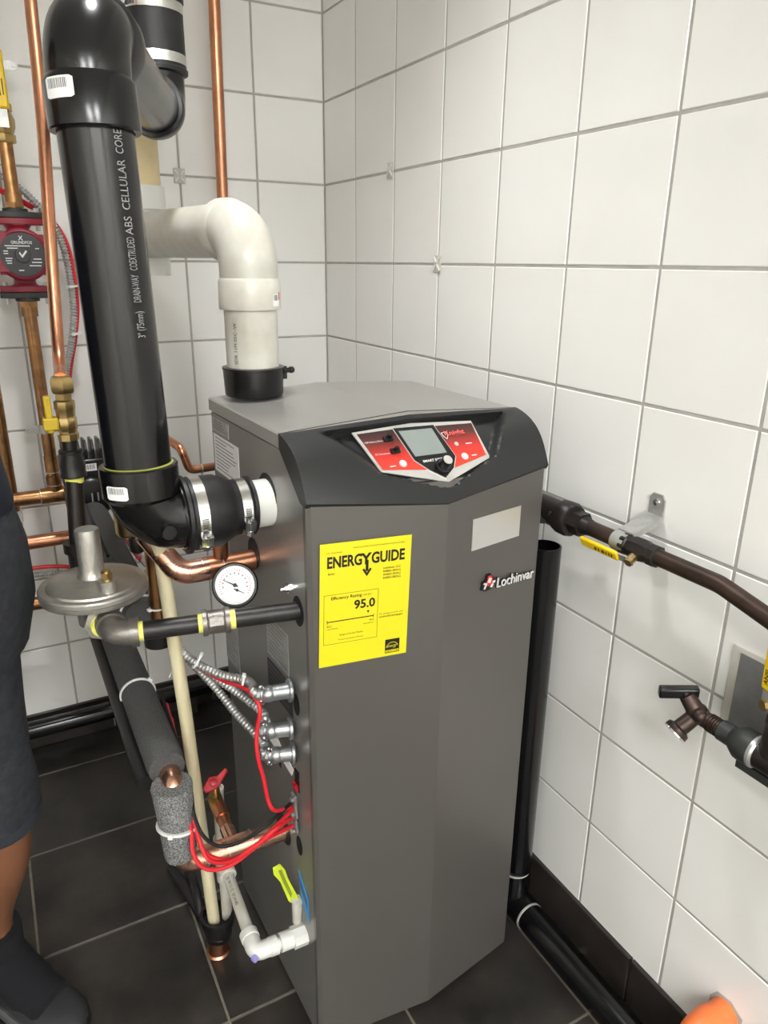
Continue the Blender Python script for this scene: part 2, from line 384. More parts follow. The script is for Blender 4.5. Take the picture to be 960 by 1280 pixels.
for u in (-.18, .18):
    for v in (.07, .40): MB().lathe((u, v, 0), (0,0,1), [(.018, 0), (.018, .004), (.008, .006), (.008, .016)], 14).build('leg', T['black'], bo)
# --- hood (black plastic, recessed pocket for the controls)
NU, NT = 128, 44
def hood_pt(u, t, dep=True):
    w_ = max(0, 1-abs(u)/HW); s_ = 1-w_
    top = (.117+.002*w_, 1.1195+.0125*w_); bot = (.0265*s_-.001, 1.040-.0245*w_)
    bl = .0035 + .0165*s_**1.3
    bu = bl*math.sin(PI*min(1, t)**.9)
    v = top[0]+(bot[0]-top[0])*t - bu*.72; z = top[1]+(bot[1]-top[1])*t + bu*.69
    if dep:
        e = []
        e.append((t-.09)/.035)
        la = (-.158, .12); lb = (-.098, .66)           # left edge
        def sd(a, b_): # signed distance, inside positive to the right of a->b in (u, t*.165)
            ax, ay = a[0], a[1]*.165; bx, by = b_[0], b_[1]*.165; L_ = math.hypot(bx-ax, by-ay)
            return ((bx-ax)*(t*.165-ay) - (by-ay)*(u-ax))/L_
        e.append(-sd(la, lb)/.022); e.append(sd((.182, .10), (.124, .64))/.010)
        e.append(-sd((-.122, .62), (.02, .865))/.004); e.append(-sd((.02, .865), (.150, .62))/.004)
        k_ = max(0, min(1, min(e))); dpt = .0165*k_
        v += dpt*.70; z -= dpt*.71
    return v, z
hm = MB()
us = [-HW-.003 + (2*HW+.006)*i/NU for i in range(NU+1)]
for u in us:
    uu = max(-HW, min(HW, u))
    for jt in range(NT+1):
        v, z = hood_pt(uu, jt/NT); hm.v.append((u, v, z))
    v, z = hood_pt(uu, 1.0); hm.v.append((u, v+.004, z-.007)); hm.v.append((u, v+.022, z-.004)); hm.v.append((u, .1165, 1.097))
n = NT+4
for i in range(NU):
    for j in range(n): jj = (j+1) % n; hm.f.append((i*n+j, i*n+jj, (i+1)*n+jj, (i+1)*n+j))
hm.f.append(tuple(range(n))); hm.f.append(tuple(range(NU*n, NU*n+n))[::-1])
hood = hm.build('control_hood', T['bezel'], bo, ang=28)
# --- control panel, a flat plate lying in the pocket
kp = .97; pn = Vector((0, -kp, 1)).normalized(); pY = Vector((0, 1, kp)).normalized(); pX = Vector((1, 0, 0))
def pp(u, v, off=0.0): return Vector((u, v, 1.0065+kp*v)) + pn*off
def plate(name, poly, off, th, m, bevel=0):
    mb = MB(); k = len(poly)
    for o_ in (off-th, off):
        for (u, v) in poly: mb.v.append(tuple(pp(u, v, o_)))
    mb.f.append(tuple(range(k))[::-1]); mb.f.append(tuple(range(k, 2*k))); mb.bridge(0, k, k)
    return mb.build(name, m, hood, bevel=bevel)
plate('trim_plate', [(-.104,.1065), (0,.110), (.112,.104), (.115,.053), (.021,.031), (-.083,.055)], .0016, .002, T['silver'])
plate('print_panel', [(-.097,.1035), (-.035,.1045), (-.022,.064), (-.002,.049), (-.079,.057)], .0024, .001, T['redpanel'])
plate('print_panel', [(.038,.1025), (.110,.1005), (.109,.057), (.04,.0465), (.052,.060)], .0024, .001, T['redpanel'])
plate('screen_bezel', [(-.036,.106), (.039,.1045), (.053,.060), (.040,.045), (.018,.0345), (-.004,.047), (-.023,.062)], .0030, .002, T['silver'])
plate('screen_bezel', [(-.0345,.105), (.0378,.1035), (.0515,.0605), (.039,.0462), (.018,.036), (-.0032,.048), (-.0215,.0626)], .0036, .002, T['blackgloss'])
plate('screen', [(-.028,.1005), (.032,.0995), (.039,.066), (-.018,.0665)], .0041, .001, T['lcd'])
kn = MB(); kn.lathe(pp(.021,.050,.0036), pn, [(.0125,0),(.0125,.003),(.0095,.004),(.0085,.017),(.0078,.0185)], 22); kn.build('knob', T['blackgloss'], hood)
MB().lathe(pp(.021,.050,.0222), pn, [(.0074,0),(.0074,.0006),(.0066,.001)], 22).build('knob_cap', T['silver'], hood)
for (u, v) in ((-.05,.093), (-.047,.077)):
    q = MB(); q.box(pp(u, v, .0035), (.016, .009, .004), pX, pY, pn); q.box(pp(u+.001, v+.001, .008), (.006, .0045, .008), pX, pY, pn); q.build('port_cover', T['blackgloss'], hood, bevel=.0008)
for (u, v) in ((-.043,.0605), (.0685,.0585)):
    MB().lathe(pp(u, v, .0024), pn, [(.0062,0),(.0062,.0012),(.0046,.0016)], 18).build('button', T['silver'], hood)
    MB().lathe(pp(u, v, .0036), pn, [(.0045,0),(.0044,.001),(.002,.0018)], 18).build('button_cap', T['gauge'], hood)
MB().lathe(pp(.064,.0757,.0024), pn, [(.0038,0),(.0038,.001),(.0026,.0012)], 14).build('indicator', T['silver'], hood)
def pprint(*a, **k): m_ = MB(); add_text(m_, *a, **k); m_.build('panel_print', T['whiteink'], hood)
pprint('USB Memory Drive', pp(-.0915,.0905,.0028), pX, pY, .0045, width=.031)
pprint('PC Connection', pp(-.0815,.0745,.0028), pX, pY, .0042, width=.024)
for (u, v, wd) in ((-.066,.0592,.010), (.081,.0745,.012), (.082,.0585,.010)): flat(MB(), pp(u, v, .0028), pX, pY, 0, -.0008, wd, .0008).build('panel_print', T['whiteink'], hood)
pprint('SMART SYSTEM', pp(-.009,.0578,.0042), pX, pY, .0056, width=.043, bold=.03)
lg = MB(); o_ = pp(.0445,.0865,.0029)
lg.prism([(0,.008),(.012,.009),(.0115,.002),(.007,-.005),(.002,.001)], o_, pX, pY, pn, .0005); lg.build('shield_logo', T['whiteink'], hood)
lg = MB(); lg.prism([(.0015,.0068),(.0105,.0076),(.010,.0024),(.0068,-.003),(.003,.0015)], pp(.0445,.0865,.0036), pX, pY, pn, .0003); lg.build('shield_logo', T['ink'], hood)
lt2 = MB(); add_text(lt2, 'Knight', pp(.049,.0875,.0042), pX, pY, .0118, width=.038, bold=.02); lt2.build('logo_lettering', mat('pink_red_ink', srgb(232,92,90), .4), hood)
# --- front facets
def facet(side):
    X = Vector((HW, .0265 if side > 0 else -.0265, 0)).normalized(); N = Vector((X.y, -X.x, 0)); return X, Vector((0,0,1)), N
FX, FZ, FN = facet(-1)
lab_w, lab_h = .140, .193
tilt = -.028; LX = (FX*math.cos(tilt)+FZ*math.sin(tilt)); LY = FN.cross(LX)*-1 if FN.cross(LX).z < 0 else FN.cross(LX)
tl = Vector((-.197, .0246, .9795)) + FN*.0010
lb = MB(); lb.box(tl + LX*lab_w/2 - LY*lab_h/2, (lab_w, lab_h, .0006), LX, LY, FN); yl = lb.build('energy_label', T['label'], bo)
yl['label'] = 'bright yellow EnergyGuide label'
pr_ = MB()
def lp(fx, fy): return tl + LX*(fx*lab_w) - LY*(fy*lab_h) + FN*.0006
def ltxt(s, fx, fy, size, w_=None, **kw): add_text(pr_, s, lp(fx, fy), LX, LY, size, width=(w_*lab_w if w_ else None), **kw)
def lrect(x0, y0, x1, y1): flat(pr_, lp(0, 0), LX, LY, x0*lab_w, -y1*lab_h, x1*lab_w, -y0*lab_h)
ltxt('U.S. Government', .07, .078, .0034, .165)
ltxt('Federal law prohibits removal of this label before consumer purchase.', .35, .055, .0032, .57)
ltxt('ENERG', .07, .19, .0235, .375, bold=.035); ltxt('GUIDE', .552, .19, .0235, .375, bold=.035); ltxt('Y', .445, .19, .0235, .125, bold=.035)
lrect(.492, .16, .523, .25); k = len(pr_.v)
for fx, fy in ((.455,.235),(.475,.225),(.507,.262),(.540,.225),(.560,.235),(.507,.292)): pr_.v.append(tuple(lp(fx, fy)))
pr_.f.append((k, k+5, k+2, k+1)); pr_.f.append((k+2, k+5, k+4, k+3))
ltxt('Boiler', .085, .245, .0044, .075, bold=.01)
for i, s in enumerate(('Lochinvar, LLC.', 'KHB055-285(N,L)', 'WHB055-285(N,L)', 'KHB055-285(N,L)')): ltxt(s, .69, .252+.027*i, .0046, .2, bold=.012)
for a in ((.045,.405,.645,.408), (.045,.812,.645,.815), (.045,.405,.049,.815), (.641,.405,.645,.815)): lrect(*a)
ltxt('Efficiency Rating', .12, .448, .0068, .335, bold=.015); ltxt('(AFUE)*', .47, .448, .0042, .1)
ltxt('95.0', .375, .545, .0190, .235, bold=.03)
lrect(.08, .622, .60, .63); lrect(.08, .61, .087, .642); lrect(.594, .61, .60, .642)
k = len(pr_.v)
for fx, fy in ((.52,.575),(.55,.575),(.535,.598)): pr_.v.append(tuple(lp(fx, fy)))
pr_.f.append((k, k+2, k+1))
ltxt('82.0', .08, .67, .0042, .05, bold=.01); ltxt('Least Efficient', .08, .69, .0030, .12)
ltxt('96.8', .55, .665, .0042, .05, bold=.01); ltxt('Most Efficient', .48, .687, .0030, .12)
ltxt('Range of Similar Models', .22, .752, .0040, .26); ltxt('*Annual Fuel Utilization Efficiency', .20, .79, .0034, .29)
ltxt('For energy cost info, visit', .665, .63, .0040, .27); ltxt('productinfo.energy.gov', .665, .655, .0042, .27, bold=.012)
lrect(.745, .855, .915, .975)
pr_.build('label_print', T['ink'], yl)
es = MB()
tl2 = tl
def arc(cx, cy, r, a0, a1, wd, n=14):
    k = len(es.v)
    for i in range(n+1):
        a = a0+(a1-a0)*i/n
        for rr in (r, r+wd): es.v.append(tuple(lp(cx, cy) + FN*.0003 + LX*math.cos(a)*rr + LY*math.sin(a)*rr))
    for i in range(n): es.f.append((k+2*i, k+2*i+1, k+2*i+3, k+2*i+2))
arc(.83, .935, .0095, .35, PI-.15, .0009)
add_text(es, 'energy', lp(.765, .925)+FN*.0003, LX, LY, .0072, width=.016, shear=.25)
flat(es, lp(.75,.968)+FN*.0003, LX, LY, 0, 0, .022, .0038)
es.build('label_print', T['label'], yl)
es = MB(); add_text(es, 'ENERGY STAR', lp(.757,.9645)+FN*.0005, LX, LY, .0036, width=.020, bold=.01); es.build('label_print', T['ink'], yl)
# right facet: raised maker's lettering with black backing, and a silver plate
RX, RZ, RN = facet(1)
tl_ = -.05; EX = RX*math.cos(tl_)+RZ*math.sin(tl_); EY = RN.cross(EX); EY = EY if EY.z > 0 else -EY
eo = Vector((.106, .0134, .8525)) + RN*.001
em = MB(); add_text(em, 'Lochinvar', eo+EX*.0018-EY*.0012, EX, EY, .0255, width=.0885, bold=.018, depth=.004); emb = em.build('maker_emblem', T['ink'], bo)
em = MB(); add_text(em, 'Lochinvar', eo+RN*.0042, EX, EY, .0255, width=.0875, bold=-.004, depth=.002); em.build('lettering', T['whiteink'], emb)
em = MB(); em.prism([(-.032,.002),(-.024,-.002),(-.010,.0),(-.004,.006),(-.002,.016),(-.008,.021),(-.013,.027),(-.022,.026),(-.022,.018),(-.031,.014),(-.030,.009)], eo, EX, EY, RN, .004); em.build('horse_badge', T['ink'], emb)
em = MB(); em.prism([(-.024,.010),(-.016,.006),(-.010,.010),(-.009,.018),(-.013,.025),(-.020,.024),(-.021,.017)], eo+RN*.004, EX, EY, RN, .001); em.build('horse_badge', T['redink'], emb)
em = MB()
for poly in ([(-.021,.014),(-.015,.012),(-.013,.020),(-.018,.022)], [(-.029,.004),(-.026,.003),(-.022,.011),(-.025,.012)], [(-.014,.0045),(-.010,.0035),(-.007,.009),(-.011,.010)], [(-.030,.012),(-.023,.010),(-.022,.013),(-.029,.0145)], [(-.009,.010),(-.004,.012),(-.004,.015),(-.010,.014)]): em.prism(poly, eo+RN*.005, EX, EY, RN, .001)
em.build('horse_badge', T['whiteink'], emb)
pl = MB(); po = Vector((.05, .0063, .979))+RN*.0012
k = MB(); k.box(Vector((.104, .013, .955))+RN*.001, (.106, .052, .0012), (RX+RZ*.02), RZ, RN); k.build('blank_plate', T['silver'], bo)
# --- left side: labels, holes, switch, fixing
SX = Vector((0, -1, 0)); SZ = Vector((0, 0, 1)); SN = Vector((-1, 0, 0)); su = -HW-.0006
def sp_(v, z, off=0.0): return Vector((su-off, v, z))
def side_label(v0, v1, z0, z1, m, lines, ink, nm='side_label', skew=0.0):
    q = MB(); q.box(sp_((v0+v1)/2, (z0+z1)/2), (abs(v1-v0), z1-z0, .0008), SX, SZ, SN); o_ = q.build(nm, m, bo)
    q = MB(); random.seed(int(v0*1000)+int(z0*1000)); W = abs(v1-v0); zz = z1-.006
    while lines and zz > z0+.004:
        ln = W*(.45+.42*random.random()); flat(q, sp_(max(v0, v1)-W*.08, zz, .0008), SX, SZ, 0, 0, ln, .0016); zz -= (z1-z0)/lines
    if lines: q.build('print_line', ink, o_)
    return o_
side_label(.432, .345, 1.062, 1.088, T['galv'], 6, T['greyink'])
side_label(.428, .300, .990, 1.058, T['white'], 11, T['greyink'])
side_label(.436, .36, .60, .80, T['galv'], 22, T['greyink'])
side_label(.436, .375, .81, .90, T['galv'], 10, T['greyink'])
side_label(.205, .115, .725, .80, T['galv'], 10, T['greyink'])
side_label(.208, .105, .655, .715, T['plate'], 7, T['greyink'])
q = MB(); q.prism([(.222,.592),(.214,.545),(.118,.535),(.110,.552),(.175,.57)], (su, 0, 0), (0,1,0), (0,0,1), (-1,0,0), .0008); q.build('side_label', T['white'], bo)
def oval(v, z, rv, rz, m=T['black'], nm='knockout'):
    q = MB(); q.prism([(v+rv*math.cos(2*PI*i/20), z+rz*math.sin(2*PI*i/20)) for i in range(20)], (-HW-.0004, 0, 0), (0,1,0), (0,0,1), (-1,0,0), .0005); return q.build(nm, m, bo)
oval(.089, .690, .012, .019); oval(.097, .405, .012, .019); oval(.071, .861, .019, .024); oval(.176, 1.010, .036, .036); oval(.25, .89, .026, .026); oval(.168, .386, .032, .03)
q = MB(); q.prism([(.195,.552),(.17,.552),(.165,.535),(.168,.515),(.186,.523)], (-HW-.0004,0,0), (0,1,0), (0,0,1), (-1,0,0), .0005); q.build('knockout', T['black'], bo)
q = MB(); q.box(sp_(.097, .540), (.017, .040, .0015), SX, SZ, SN); sw = q.build('switch_plate', T['black'], bo)
q = MB(); q.box(sp_(.097, .529, .003), (.011, .016, .006), SX, SZ+SN*.3, SN); q.build('rocker', T['redhandle'], sw)
q = MB(); q.lathe(sp_(.106, .884), SN, [(.009,0),(.009,.0015),(.0055,.002),(.0055,.006),(.003,.006),(.003,.013)], 6); q.build('fixing_bolt', T['chrome'], bo)
# blue sticker, lime tag with white tip
q = MB(); q.prism([(.103,.347),(.066,.318),(.064,.262),(.098,.292)], (su,0,0), (0,1,0), (0,0,1), (-1,0,0), .0006); bs = q.build('blue_sticker', T['bluetag'], bo)
q = MB(); q.prism([(.099,.333),(.070,.310),(.069,.290),(.096,.312)], (su-.0006,0,0), (0,1,0), (0,0,1), (-1,0,0), .0002); q.build('sticker_print', mat('dark_blue_ink', srgb(24,92,160), .4), bs)
tgn = Vector((-.55, -.78, .28)).normalized(); tgx = Vector((.82, -.57, 0)).normalized(); tgy = tgn.cross(tgx); tgo = Vector((su-.020, .118, .300))
q = MB(); q.prism([(-.024,.038),(-.012,.046),(-.002,.036),(.004,.020),(.026,-.018),(.018,-.028),(.006,-.020),(-.010,.014),(-.022,.026)], tgo, tgx, tgy, tgn, .0015); lt_ = q.build('lime_tag', T['greentag'], bo)
q = MB(); q.prism([(-.014,.034),(-.008,.036),(.012,-.006),(.010,-.014),(-.004,.012)], tgo+tgn*.0015, tgx, tgy, tgn, .0003); q.build('tag_print', mat('olive_ink', srgb(120,134,24), .4), lt_)
q = MB(); q.tube([(su-.006, .100, .286), (su-.006, .106, .232)], [.0105, .0085], 14); q.build('drain_tip', T['pvc'], bo)
# intake spigot out of the side
q = MB(); q.tube([(-HW+.01, .176, 1.000), (-HW-.048, .176, 1.000)], .0365, 28); q.build('intake_spigot', T['pvcclean'], bo)
# ================================================================== black intake pipe
def band(parent, o, axis, r, h0, h1, scr_dir, nm='hose_clamp'):
    """worm-drive band clamp round an axis, screw housing on the side scr_dir"""
    ax = V(axis).normalized(); o = V(o); q = MB()
    q.lathe(o, ax, [(r-.0015, h0), (r+.0006, h0), (r+.0006, h1), (r-.0015, h1)], 36); cl = q.build(nm, T['steel'], parent)
    sd = V(scr_dir); sd = (sd - ax*sd.dot(ax)).normalized(); tg = ax.cross(sd); c = o + ax*(h0+h1)/2 + sd*(r+.006)
    q = MB(); q.box(c-sd*.001, (.016, h1-h0+.002, .010), tg, ax, sd); q.tube([c-tg*.016, c-tg*.008], .0055, 6); q.tube([c-tg*.010, c+tg*.012], .0042, 10)
    q.build('worm_screw', T['chrome'], cl)
    q = MB()
    for i in range(12):
        a = .05 + .045*i; dirn = sd*math.cos(a) + tg*math.sin(a)
        t2 = ax.cross(dirn); q.box(o+ax*(h0+h1)/2+dirn*(r+.0006), (.0011, (h1-h0)*.6, .0006), t2, ax, dirn)
    q.build('band_slots', T['ink'], cl)
    return cl
def sticker(parent, cm, h0, h1, a0, a1, bars=True, rise=1):
    q = MB(); cm.patch(q, h0, h1, a0, a1, .0004, 10, .002); s = q.build('barcode_sticker', T['white'], parent)
    q = MB(); random.seed(3); a = a0 + (a1-a0)*.12
    top = h0+(h1-h0)*.9; low = h0+(h1-h0)*.45
    while a < a0+(a1-a0)*.8:
        wd = random.choice((.0006, .001, .0014)); sg = 1 if a1 > a0 else -1
        cm.patch(q, low, top, a, a+sg*wd, .0006, 1); a += sg*(wd+random.choice((.0007, .0012)))
    q.build('barcode_bars', T['greyink'], s)
AB = Vector((-.7480, -1.0350, 0)); AT = Vector((-.757, -1.020, 1.606)); zlo = 1.0; RA = .0445
ap = thing('intake_pipe', 'glossy black ABS combustion air pipe with elbows, left of the boiler', 'pipe')
pa = Vector((AB.x, AB.y, 1.05)); pb = Vector((AT.x, AT.y, 1.53)); ax = (pb-pa).normalized()
MB().tube([pa, pb], RA, 40).build('upright_pipe', T['abs'], ap)
q = MB()   # lower elbow
q.tube(fillet([(-.690, -1.0355, zlo), (AB.x, AB.y, zlo), (AB.x, AB.y, 1.06)], .052, 12), .0478, 40)
q.lathe((AB.x, AB.y, 1.035), ax, [(.0478, 0), (.0528, .006), (.0530, .046), (.0515, .048), (.0455, .048), (.0455, .044)], 40)
q.tube([(-.700, -1.0355, zlo), (-.688, -1.0355, zlo)], .0520, 40)
elb = q.build('lower_elbow', T['abs'], ap)
q = MB(); cc = Vector((-.726, -1.087, .995)); q.lathe(cc, (.25, -1, .1), [(.010, -.004), (.010, .0015), (.0085, .0015), (.0085, .0008)], 20); q.build('mould_mark', T['abs'], elb)
q = MB(); q.lathe((AB.x, AB.y, 1.0830), ax, [(.0447, 0), (.0462, .0003), (.0456, .0012), (.0447, .0016)], 40); q.build('cement_bead', mat('olive_cement', srgb(150,152,70), .4), elb)
hd = Vector((.345, .935, 0)).normalized()   # bearing of the level run overhead
FAR = Vector((-.556, -.494, 1.608)); top = Vector((AT.x, AT.y, AT.z)); hd = (FAR-top); hd.z = 0; hd.normalize()
q = MB()   # upper elbow
q.tube(fillet([(AT.x, AT.y, 1.53), tuple(top), tuple(top+hd*.085)], .056, 14), .0485, 40)
q.lathe((AT.x, AT.y, 1.550), -ax, [(.0485, 0), (.0530, .007), (.0532, .056), (.0518, .058), (.0455, .058), (.0455, .05)], 40)
q.lathe(top+hd*.050, hd, [(.0485, 0), (.0530, .007), (.0532, .046), (.0518, .048), (.0455, .048), (.0455, .04)], 40)
ue = q.build('upper_elbow', T['abs'], ap)
MB().tube([top+hd*.075, FAR-hd*.06], RA, 40).build('level_pipe', T['abs'], ap)
q = MB()   # far elbow turning up
q.tube(fillet([tuple(FAR-hd*.075), tuple(FAR), tuple(FAR+Vector((0,0,.085)))], .052, 12), .0478, 40)
q.lathe(FAR-hd*.050, -hd, [(.0478, 0), (.0525, .006), (.0528, .040), (.0515, .042), (.0455, .042), (.0455, .036)], 40)
q.build('far_elbow', T['abs'], ap)
front = Vector((-.16, -1.0, .3))
cm1 = Cylmap(Vector((AT.x, AT.y, 1.550))-ax*.058, ax, front, .0534); sticker(ue, cm1, .028, .050, -.057, -.018)
cm2 = Cylmap((AB.x, AB.y, 1.035), ax, front, .0530); sticker(elb, cm2, .010, .029, -.051, -.018)
cm3 = Cylmap(pa, ax, front, RA); tx = MB()
lines = (('3" (75mm)', (-0.7232,-1.0750,1.2533), (-0.7222,-1.0750,1.2857)), ('DRAIN-WAY', (-0.7241,-1.0750,1.2964), (-0.7239,-1.0750,1.3297)), ('COEXTRUDED', (-0.7254,-1.0750,1.3344), (-0.7255,-1.0750,1.3731)), ('ABS', (-0.7271,-1.0750,1.3758), (-0.7270,-1.0750,1.3966)), ('CELLULAR', (-0.7282,-1.0750,1.4036), (-0.7291,-1.0750,1.4592)), ('CORE', (-0.7312,-1.0750,1.4650), (-0.7322,-1.0750,1.4909)))
for s, a, b_ in lines: cm3.text(tx, s, .0150, a[2]-pa.z, .0300, .0004, fit=b_[2]-a[2], bold=.004)
tx.build('pipe_print', mat('pale_grey_ink', srgb(140,140,140), .6), ap)
rebase(ap)
# rubber reducer between the elbow and the spigot
co = (-.592, -1.0352, zlo); nx = (-1, 0, 0)
rc = thing('rubber_coupling', 'black rubber reducer coupling with two steel clamps on the intake spigot', 'coupling')
q = MB(); q.lathe(co, nx, [(.038, .002), (.0425, 0), (.0450, .002), (.0450, .006), (.0420, .008), (.0420, .030), (.0445, .036), (.0535, .054), (.0540, .096), (.0575, .099), (.0575, .104), (.053, .106)], 40); q.build('sleeve', T['rubber'], rc)
band(rc, co, nx, .0422, .010, .024, (-.2, -1, -.35)); band(rc, co, nx, .0542, .076, .091, (-.2, -1, -.45)); rebase(rc)
# rubber coupling overhead
uo = FAR+Vector((0, 0, .078)); uax = Vector((0, 0, 1))
uc = thing('rubber_coupling', 'black rubber coupling with two shiny bands at the top of the photo', 'coupling')
q = MB(); q.lathe(uo, uax, [(.050, -.014), (.0555, -.012), (.0560, -.006), (.0535, -.004), (.0530, .10), (.0560, .102), (.0560, .11), (.050, .112)], 40); q.build('sleeve', T['rubber'], uc)
band(uc, uo, uax, .0532, .001, .017, (.3, 1, 0)); band(uc, uo, uax, .0532, .082, .098, (-1, -.2, 0)); rebase(uc)
up = MB().tube([uo+uax*.07, Vector((uo.x, uo.y, TOP))], RA, 32).build('intake_riser', T['abs']); tag(up, 'black pipe rising from the overhead rubber coupling', 'pipe')
# ================================================================== white vent
vx, vy = -.507, -.820; vt = 1.397; vdir = Vector((-.077, .450, 0)).normalized(); VL = .4565
def VR(d): return Vector((vx, vy, vt)) + vdir*d
vp = thing('vent_pipe', 'white PVC flue elbow and pipes rising from the boiler top', 'pipe')
MB().tube([(vx, vy, 1.14), (vx, vy, 1.30)], RA, 36).build('upright_pipe', T['pvc'], vp)
q = MB(); q.tube(fillet([(vx, vy, 1.29), (vx, vy, vt), VR(.080)], .058, 14), .0482, 36)
q.lathe((vx, vy, 1.272), (0,0,1), [(.0450, .002), (.0515, 0), (.0520, .003), (.0515, .044), (.0480, .050)], 36)
q.lathe(VR(.056), vdir, [(.0480, -.006), (.0515, 0), (.0520, .018), (.0505, .020), (.0450, .020)], 36); ve = q.build('elbow', T['pvc'], vp)
MB().tube([VR(.05), VR(VL)], RA, 36).build('level_pipe', T['pvc'], vp)
q = MB(); q.lathe(VR(VL), (0,0,1), [(.0450, -.080), (.0515, -.080), (.0515, -.045), (.0480, -.042), (.0480, .046), (.0515, .050), (.0515, .094), (.0450, .094)], 36)
q.lathe(VR(VL), -vdir, [(.040, 0), (.0505, .020), (.0512, .032), (.0505, .034), (.0452, .034), (.0452, .028)], 36); q.build('tee', T['pvcclean'], vp)
MB().tube([VR(VL)+Vector((0,0,.07)), VR(VL)+Vector((0,0,TOP-vt))], RA, 32).build('yellowed_pipe', T['cream'], vp)
cmv = Cylmap((vx, vy, 1.272), (0,0,1), (-.1,-1,0), .0517); sticker(ve, cmv, .006, .026, .030, .047)
q = MB(); cmv.patch(q, .016, .028, .046, .050, .0006, 2); q.build('red_sticker_edge', T['redink'], ve)
tq = MB(); cmp_ = Cylmap((vx, vy, 1.18), (0,0,1), (-.6,-1,0), RA); cmp_.text(tq, 'SDR 11M 05C -W', .009, .004, -.016, .0004); tq.build('pipe_print', T['ink'], vp)
rebase(vp)
vc = thing('vent_collar', 'black clamp collar at the base of the white flue on the boiler top', 'collar')
q = MB(); q.lathe((vx, vy, 1.128), (0,0,1), [(.0485, 0), (.0500, .002), (.0520, .044), (.0530, .045), (.0530, .048), (.0455, .049)], 36); q.build('sleeve', T['blackgloss'], vc)
q = MB(); q.box((vx+.052, vy-.008, 1.164), (.010, .012, .022)); q.tube([(vx+.048, vy-.016, 1.168), (vx+.066, vy-.012, 1.168)], .0045, 10); q.tube([(vx+.062, vy-.013, 1.168), (vx+.069, vy-.011, 1.168)], .006, 8); q.build('clamp_screw', T['blackgloss'], vc, bevel=.001); rebase(vc)
# ================================================================== copper helpers
def ring_at(mb, p, d, r, l=.004): d = V(d).normalized()*l/2; mb.tube([V(p)-d, V(p)+d], r, 20)
def solder(parent, p, d, r): q = MB(); d = V(d).normalized(); p = V(p); q.lathe(p, d, [(r-.002, -.002), (r+.0009, -.0007), (r+.0009, .0007), (r-.002, .002)], 22); return q.build('solder_joint', T['solder'], parent)
# riser behind the flue, turning into the back wall
cr = thing('copper_riser', 'slim copper riser on the back wall behind the white flue elbow', 'pipe')
MB().tube(fillet([(-.300, -.06, TOP), (-.316, -.06, 1.44), (-.316, .004, 1.44)], .03), .0143, 20).build('tube', T['copper'], cr); rebase(cr)
# supply out of the boiler side
su_z = .876; sy_ = -.957
sc = thing('supply_pipe', 'copper supply pipe leaving the boiler side beside the round gauge', 'pipe')
p0 = Vector((-.560, -.955, su_z)); p1 = Vector((-.690, -.957, su_z)); p2 = Vector((-.722, -.915, .925))
MB().tube([p0, p1+Vector((.03, 0, 0))], .0175, 26).build('tube', T['copper'], sc)
q = MB(); q.tube(fillet([p1+Vector((.045,0,0)), p1, p2+(p2-p1)*.15], .03, 9), .0192, 26); q.build('elbow', T['copperbright'], sc)
q = MB(); q.tube([(-.622,-.956,su_z), (-.655,-.956,su_z)], .0192, 26); q.tube([(-.622,-.956,su_z),(-.622,-.956,su_z+.05)], .0125, 18); q.build('tee', T['copper'], sc)
MB().tube([(-.622,-.956,su_z+.04),(-.622,-.956,.985)], .0112, 18).build('branch_tube', T['copperold'], sc)
MB().tube([p2, p2+Vector((-.006,.02,.09))], .0175, 24).build('riser_tube', T['copper'], sc)
MB().tube([(-.717,-.895,.97), (-.717,-.895,.76)], .0143, 22).build('drop_tube', T['copperold'], sc)
solder(sc, (-.655,-.956,su_z), (1,0,0), .0190); solder(sc, (-.622,-.956,su_z), (1,0,0), .0190); rebase(sc)
# gauge
gp = Vector((-0.6234,-1.0333,0.8735)); gn = Vector((-.33, -.86, .33)).normalized()
gt = thing('pressure_gauge', 'round white-faced pressure gauge in a black rim beside the boiler', 'gauge')
q = MB(); q.lathe(gp, gn, [(.029, -.020), (.0325, -.018), (.0325, 0), (.0350, .001), (.0355, .005), (.0335, .0075), (.0302, .0075), (.0302, .004)], 36); q.build('case', T['blackgloss'], gt)
MB().lathe(gp, gn, [(.0327, -.016), (.0329, -.0155), (.0329, -.004), (.0327, -.0035)], 36).build('chrome_band', T['chrome'], gt)
MB().lathe(gp, gn, [(.0303, .001), (.0303, .0045)], 36).build('dial', T['gauge'], gt)
gx = Vector((0,0,1)).cross(gn).normalized(); gy = gn.cross(gx)
def gpt(a, r, off=.0052): return gp + gn*off + gx*math.cos(a)*r + gy*math.sin(a)*r
q = MB()
for i in range(27):
    a = PI*1.18 - i*(PI*1.36)/26; q.box(gpt(a, .0235), (.0028 if i % 5 else .004, .0006, .0002), gx*math.cos(a)+gy*math.sin(a), gx*-math.sin(a)+gy*math.cos(a), gn)
q.build('dial_marks', T['redink'], gt)
q = MB()
for i in range(11):
    a = PI*1.05 - i*(PI*1.1)/10; q.box(gpt(a, .0185), (.0022, .0022, .0002), gx, gy, gn)
for i in range(9): q.box(gpt(-PI*.2-i*.22, .017), (.0012, .0005, .0002), gx*math.cos(i)+gy, gy, gn)
q.build('dial_numbers', T['greyink'], gt)
q = MB()
def needle(c, a, l, wd):
    d = gx*math.cos(a)+gy*math.sin(a); n_ = gn.cross(d); q.prism([(-.005, -wd), (l, -.0003), (l, .0003), (-.005, wd)], c, d, n_, gn, .0006)
needle(gp+gn*.0060, PI*.86, .020, .0013); q.tube([gp+gn*.0052, gp+gn*.0075], .0030, 12)
needle(gpt(-PI*.38, .0085, .0060), -PI*.14, .012, .001); q.tube([gpt(-PI*.38, .0085, .0052), gpt(-PI*.38, .0085, .0072)], .0022, 10)
